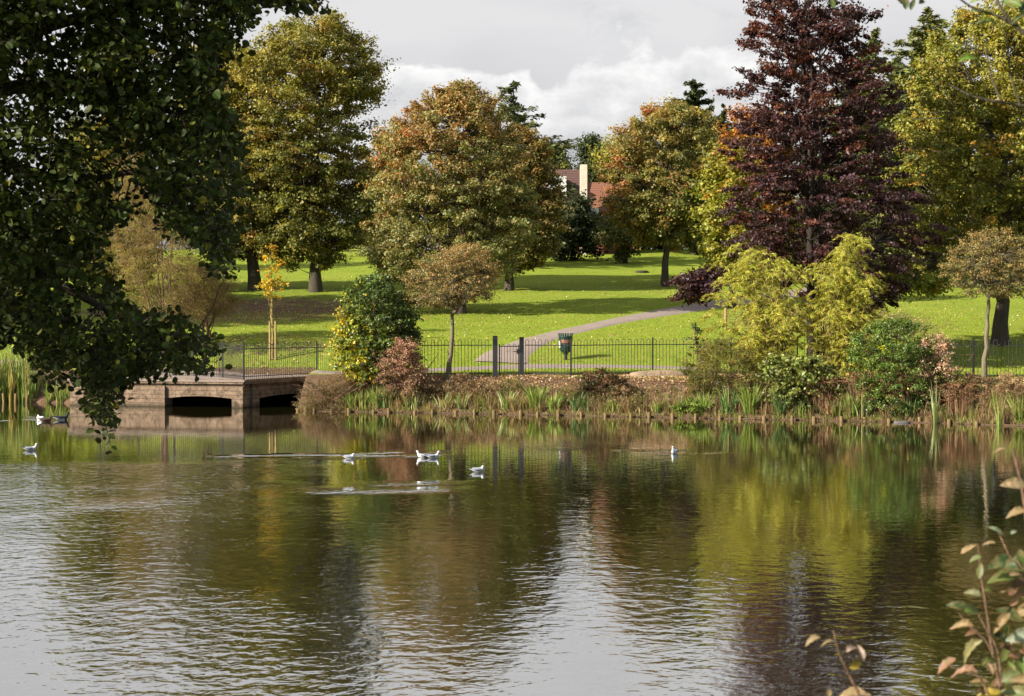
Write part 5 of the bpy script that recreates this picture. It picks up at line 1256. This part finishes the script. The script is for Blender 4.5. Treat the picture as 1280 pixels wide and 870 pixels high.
D1 = 3.6; LV = [(1211, 686, 26, 20, TAN, 45), (1236, 680, 20, 160, TAN, 60), (1219, 699, 18, 200, PGR, 60), (1225, 713, 22, 80, PGR, 10), (1216, 742, 24, 170, (.28, .30, .16), 45), (1196, 758, 30, 165, DGR, 40), (1216, 765, 34, 10, GRN, 50),
  (1236, 737, 14, 10, GRN, 30), (1202, 783, 30, 170, TAN, 45), (1214, 791, 20, 200, BRN, 40), (1215, 814, 44, 175, (.27, .25, .11), 40), (1183, 832, 32, 175, PNK, 65), (1205, 842, 34, 165, PNK, 65), (1231, 826, 18, 60, GRN, 30), (1258, 787, 22, 70, GRN, 10),
  (1250, 563, 18, 190, TAN2, 70), (1267, 606, 38, 175, TAN2, 40), (1270, 642, 28, 190, TAN, 55), (1244, 663, 26, 160, (.28, .36, .2), 45), (1267, 665, 14, 30, (.3, .36, .22), 45), (1284, 588, 30, 80, TAN, 40),
  (1250, 704, 40, 200, DGR, 50), (1268, 708, 44, 160, DGR, 30), (1252, 724, 38, 195, GRN, 55), (1277, 700, 40, 110, DGR, 20), (1268, 731, 40, 205, TAN, 45), (1281, 742, 38, 190, PNK, 40), (1262, 768, 42, 155, DGR, 45), (1284, 762, 40, 190, TAN, 30),
  (1252, 778, 34, 215, TAN, 40), (1275, 795, 40, 200, (.3, .34, .24), 20), (1256, 817, 30, 250, GRN, 15), (1275, 826, 34, 100, GRN, 10), (1262, 843, 40, 200, PGR, 25), (1245, 839, 26, 170, GRN, 40), (1238, 867, 36, 185, YEL, 50), (1262, 872, 36, 200, TAN, 30),
  (1283, 850, 40, 180, TAN, 30), (1245, 858, 26, 210, BRN, 50), (1270, 868, 44, 160, PGR, 30), (1286, 815, 40, 190, PNK, 20), (1225, 852, 30, 175, TAN, 60), (1222, 880, 30, 175, GRN, 50)]
rl = np.random.default_rng(77)
for k in range(34):
    y_ = rl.uniform(690, 872); x_ = rl.uniform(1286 - (y_ - 640) * .26, 1288); LV.append((x_, y_, rl.uniform(14, 32), rl.uniform(0, 360), [GRN, DGR, PGR, TAN, PNK, GRN, BRN][k % 7], rl.uniform(5, 70)))
ST1 = [([(1223, 681, 0), (1226, 717, 0), (1233, 760, 0), (1238, 800, 0), (1245, 835, 0), (1254, 875, 0)], .0035), ([(1266, 562, .1), (1276, 600, .1), (1284, 650, .1), (1285, 760, .1), (1280, 875, .1)], .005), ([(1198, 766, 0), (1215, 786, .0), (1232, 800, 0), (1240, 815, 0)], .002),
       ([(1222, 765, 0), (1232, 785, 0), (1248, 812, 0), (1254, 875, 0)], .003), ([(1175, 830, 0), (1205, 838, 0), (1225, 846, 0), (1240, 875, 0)], .0025), ([(1248, 665, .1), (1262, 695, .1), (1280, 722, .1)], .003)]
sprig('leafy_shrub', 'nearby out of focus shrub with green and tan leaves, lower right corner', 'shrub', bz(1.25, 3.3), ST1, LV, D1, rng)
sprig('dry_sprig', 'bare brown stem with curled tan and yellow leaves at the bottom edge', 'sprig', bz(.72, 2.9), [([(1042, 788, 0), (1048, 815, 0), (1062, 845, 0), (1078, 875, 0)], .0030)],
      [(1016, 801, 22, 170, TAN2, 70), (1034, 804, 20, 175, TAN, 75), (1066, 812, 26, 55, (.42, .30, .24), 60), (1076, 815, 22, 100, (.40, .28, .22), 20), (1070, 831, 24, 20, YEL, 10), (1064, 868, 40, 170, TAN, 60), (1082, 869, 18, 150, TAN2, 60), (1036, 866, 14, 80, TAN, 30)], 3.3, rng)
OG = (.10, .17, .03); BGR = (.16, .30, .03)
tb = bz(4.6, 5.0); root_lv = [(1124, -2, 22, 120, DGR, 10), (1133, 4, 20, 95, DGR, 10), (1141, 5, 20, 80, DGR, 10), (1150, 0, 20, 40, DGR, 10), (1040, 3, 18, 90, OG, 20), (1012, -2, 10, 80, OG, 20), (1192, -4, 34, 175, OG, 30), (1226, -2, 30, 200, BGR, 30), (1240, 30, 26, 15, BGR, 40), (1213, 75, 34, 25, BGR, 35),
  (1222, 82, 16, 5, DGR, 40), (1263, 4, 34, 150, OG, 20), (1278, 10, 34, 100, DGR, 10), (1222, 14, 20, 150, OG, 40), (1228, 28, 20, 170, OG, 30), (1255, -5, 30, 20, BGR, 20), (1285, -10, 40, 90, OG, 10), (1170, -12, 30, 0, OG, 20), (1272, 24, 22, 200, DGR, 30)]
sprig('overhanging_tree', 'blurred leafy twigs of a near tree reaching in at the top right corner', 'tree', tb, [([(1195, -5, 0), (1215, 10, 0), (1252, 21, 0), (1285, 45, 0), (1420, 90, .3)], .0045), ([(1243, -8, 0), (1250, 8, 0), (1262, 26, 0), (1285, 46, 0)], .005),
      ([(1185, 105, .4), (1215, 121, .4), (1250, 128, .4), (1290, 134, .4), (1420, 150, .4)], .0045), ([(1232, 60, .5), (1240, 100, .5), (1252, 128, .4)], .003), ([(1030, -30, 0), (1130, -14, 0), (1200, -20, 0), (1420, -40, .3)], .004), ([(1258, 40, .4), (1262, 90, .4), (1275, 132, .4)], .003)], root_lv, 4.6, rng, bark=M_BARK)
mb = MB(); tbv = np.array(tb); tube(mb, [tbv - [0, 0, .4], tbv + [0, 0, 1.5], tbv + [-.3, 0, 3.0], tbv + [-.2, 0, 5.5]], [.12, .1, .08, .03], 10)
for a, d in (((1420, 90), 4.9), ((1420, 150), 5.0), ((1420, -40), 4.9)): tube(mb, curve(tbv + [-.15, 0, 2.2], pix(*a, d), .05, 6), np.linspace(.035, .008, 6), 7)
ot = [o for o in bpy.data.objects if o.name == 'overhanging_tree'][0]
mb.build('trunk', M_BARK, ot)
rng = np.random.default_rng(640); cc = np.stack([rng.uniform(2.2, 6.4, 420), rng.uniform(3.6, 7.0, 420), rng.uniform(2.6, 5.8, 420)], 1)
cc = cc[(cc[:, 0] > cc[:, 1] * .335 + .45)]
P1, P2 = pix(1040, -34, 4.7), pix(1420, -42, 4.9); t_ = rng.uniform(0, 1, 60)[:, None]; c2 = P1 * (1 - t_) + P2 * t_ + rng.normal(0, .03, (60, 3)) + [0, 0, .07]
mb = MB(); foliage(mb, cc, cc[:, 0] * 0, rng.uniform(0, 1, len(cc)), .22, 26, .075, [G(.09, .14, .025, 3), G(.15, .2, .035, 1)], rng)
foliage(mb, c2, t_[:, 0] * 0, t_[:, 0], .04, 2, .06, [G(.09, .14, .025, 3), G(.15, .2, .035, 1)], rng)
mb.build('crown', M_LEAFN, ot)
CLOUD, EXPO = 4.8, 1.1
# ------------------------------------------------------------------ light, sky, camera
SUN_EL = 27.; TO = np.array([-.90, -.44]); TO /= np.linalg.norm(TO)
sl = bpy.data.lights.new('sun', 'SUN'); sl.energy = 5.0; sl.angle = radians(.5); sl.color = (1, .93, .80)
so = bpy.data.objects.new('sun', sl); COL.objects.link(so)
from mathutils import Vector
d = Vector((TO[0] * cos(radians(SUN_EL)), TO[1] * cos(radians(SUN_EL)), sin(radians(SUN_EL))))
so.rotation_euler = d.to_track_quat('Z', 'Y').to_euler(); so.location = (-30, -10, 40)

W = bpy.data.worlds.new('World'); S.world = W; W.use_nodes = True
nt = W.node_tree; nt.nodes.clear()
sky = N_(nt, 'ShaderNodeTexSky', sky_type='NISHITA', sun_disc=False)
sky.sun_elevation = radians(SUN_EL); sky.sun_rotation = math.atan2(TO[0], TO[1])
tc = N_(nt, 'ShaderNodeTexCoord').outputs['Generated']
sx = N_(nt, 'ShaderNodeSeparateXYZ'); nt.links.new(tc, sx.inputs[0])
z, y = sx.outputs['Z'], sx.outputs['Y']
big = noise(nt, 14, 7, .58, mapped(nt, tc, (1, 1, 1.7)), .3)
bil = noise(nt, 30, 6, .6, mapped(nt, tc, (1, 1, 1.5)), .2)
wide = noise(nt, 5, 4, .5, mapped(nt, tc, (1, 1, 3.5)))
# cumulus bank: below about nine degrees, with a lumpy top edge
edge = mth(nt, 'SUBTRACT', mth(nt, 'ADD', .160, mth(nt, 'MULTIPLY', mth(nt, 'SUBTRACT', big, .5), .16)), z)
cum = mth(nt, 'MULTIPLY', edge, 90., clamp=True)
depth_ = mth(nt, 'MULTIPLY', edge, 16., clamp=True)
lit_ = ramp(nt, mth(nt, 'ADD', mth(nt, 'MULTIPLY', depth_, .75), mth(nt, 'MULTIPLY', mth(nt, 'SUBTRACT', bil, .5), 1.1)), [(0., (.98, .98, .97)), (.30, (.80, .80, .805)), (.85, (.53, .54, .565))])
high = ramp(nt, wide, [(.35, (.66, .66, .68)), (.6, (.765, .765, .775))])
smudge = ramp(nt, big, [(.56, 0.), (.72, .5)])
high = mix_rgb(nt, smudge, high, (.50, .51, .54))
cl = mix_rgb(nt, cum, high, lit_)
cl = mix_rgb(nt, 1.0, cl, (CLOUD, CLOUD, CLOUD), 'MULTIPLY')
# unseen sky behind the viewer: darker blue mixed in to cut ambient light and deepen shade
back = mth(nt, 'MULTIPLY', mth(nt, 'ADD', mth(nt, 'MULTIPLY', y, -1.), .1), 2.0, clamp=True)
back = mth(nt, 'MULTIPLY', back, .75)
colr = mix_rgb(nt, back, cl, sky.outputs[0])
bg = N_(nt, 'ShaderNodeBackground'); bg.inputs[1].default_value = .1
nt.links.new(colr, bg.inputs[0]); wo = N_(nt, 'ShaderNodeOutputWorld'); nt.links.new(bg.outputs[0], wo.inputs[0])

cam = bpy.data.cameras.new('camera'); co = bpy.data.objects.new('camera', cam); COL.objects.link(co)
co.location = (0, 0, CAMH); co.rotation_euler = (pi / 2 - PITCH, 0, 0)
cam.sensor_width = 36; cam.lens = 36 * F / 1280; cam.clip_start = .1; cam.clip_end = 2000
cam.dof.use_dof = True; cam.dof.focus_distance = 48; cam.dof.aperture_fstop = 9
S.camera = co
S.view_settings.view_transform = 'Standard'; S.view_settings.look = 'None'; S.view_settings.gamma = 1; S.view_settings.exposure = EXPO
S.view_settings.use_curve_mapping = False
S.render.engine = 'CYCLES'
S.cycles.max_bounces = 6; S.cycles.diffuse_bounces = 3; S.cycles.glossy_bounces = 3; S.cycles.transmission_bounces = 3; S.cycles.transparent_max_bounces = 4
S.cycles.use_denoising = True
S.cycles.caustics_reflective = False; S.cycles.caustics_refractive = False
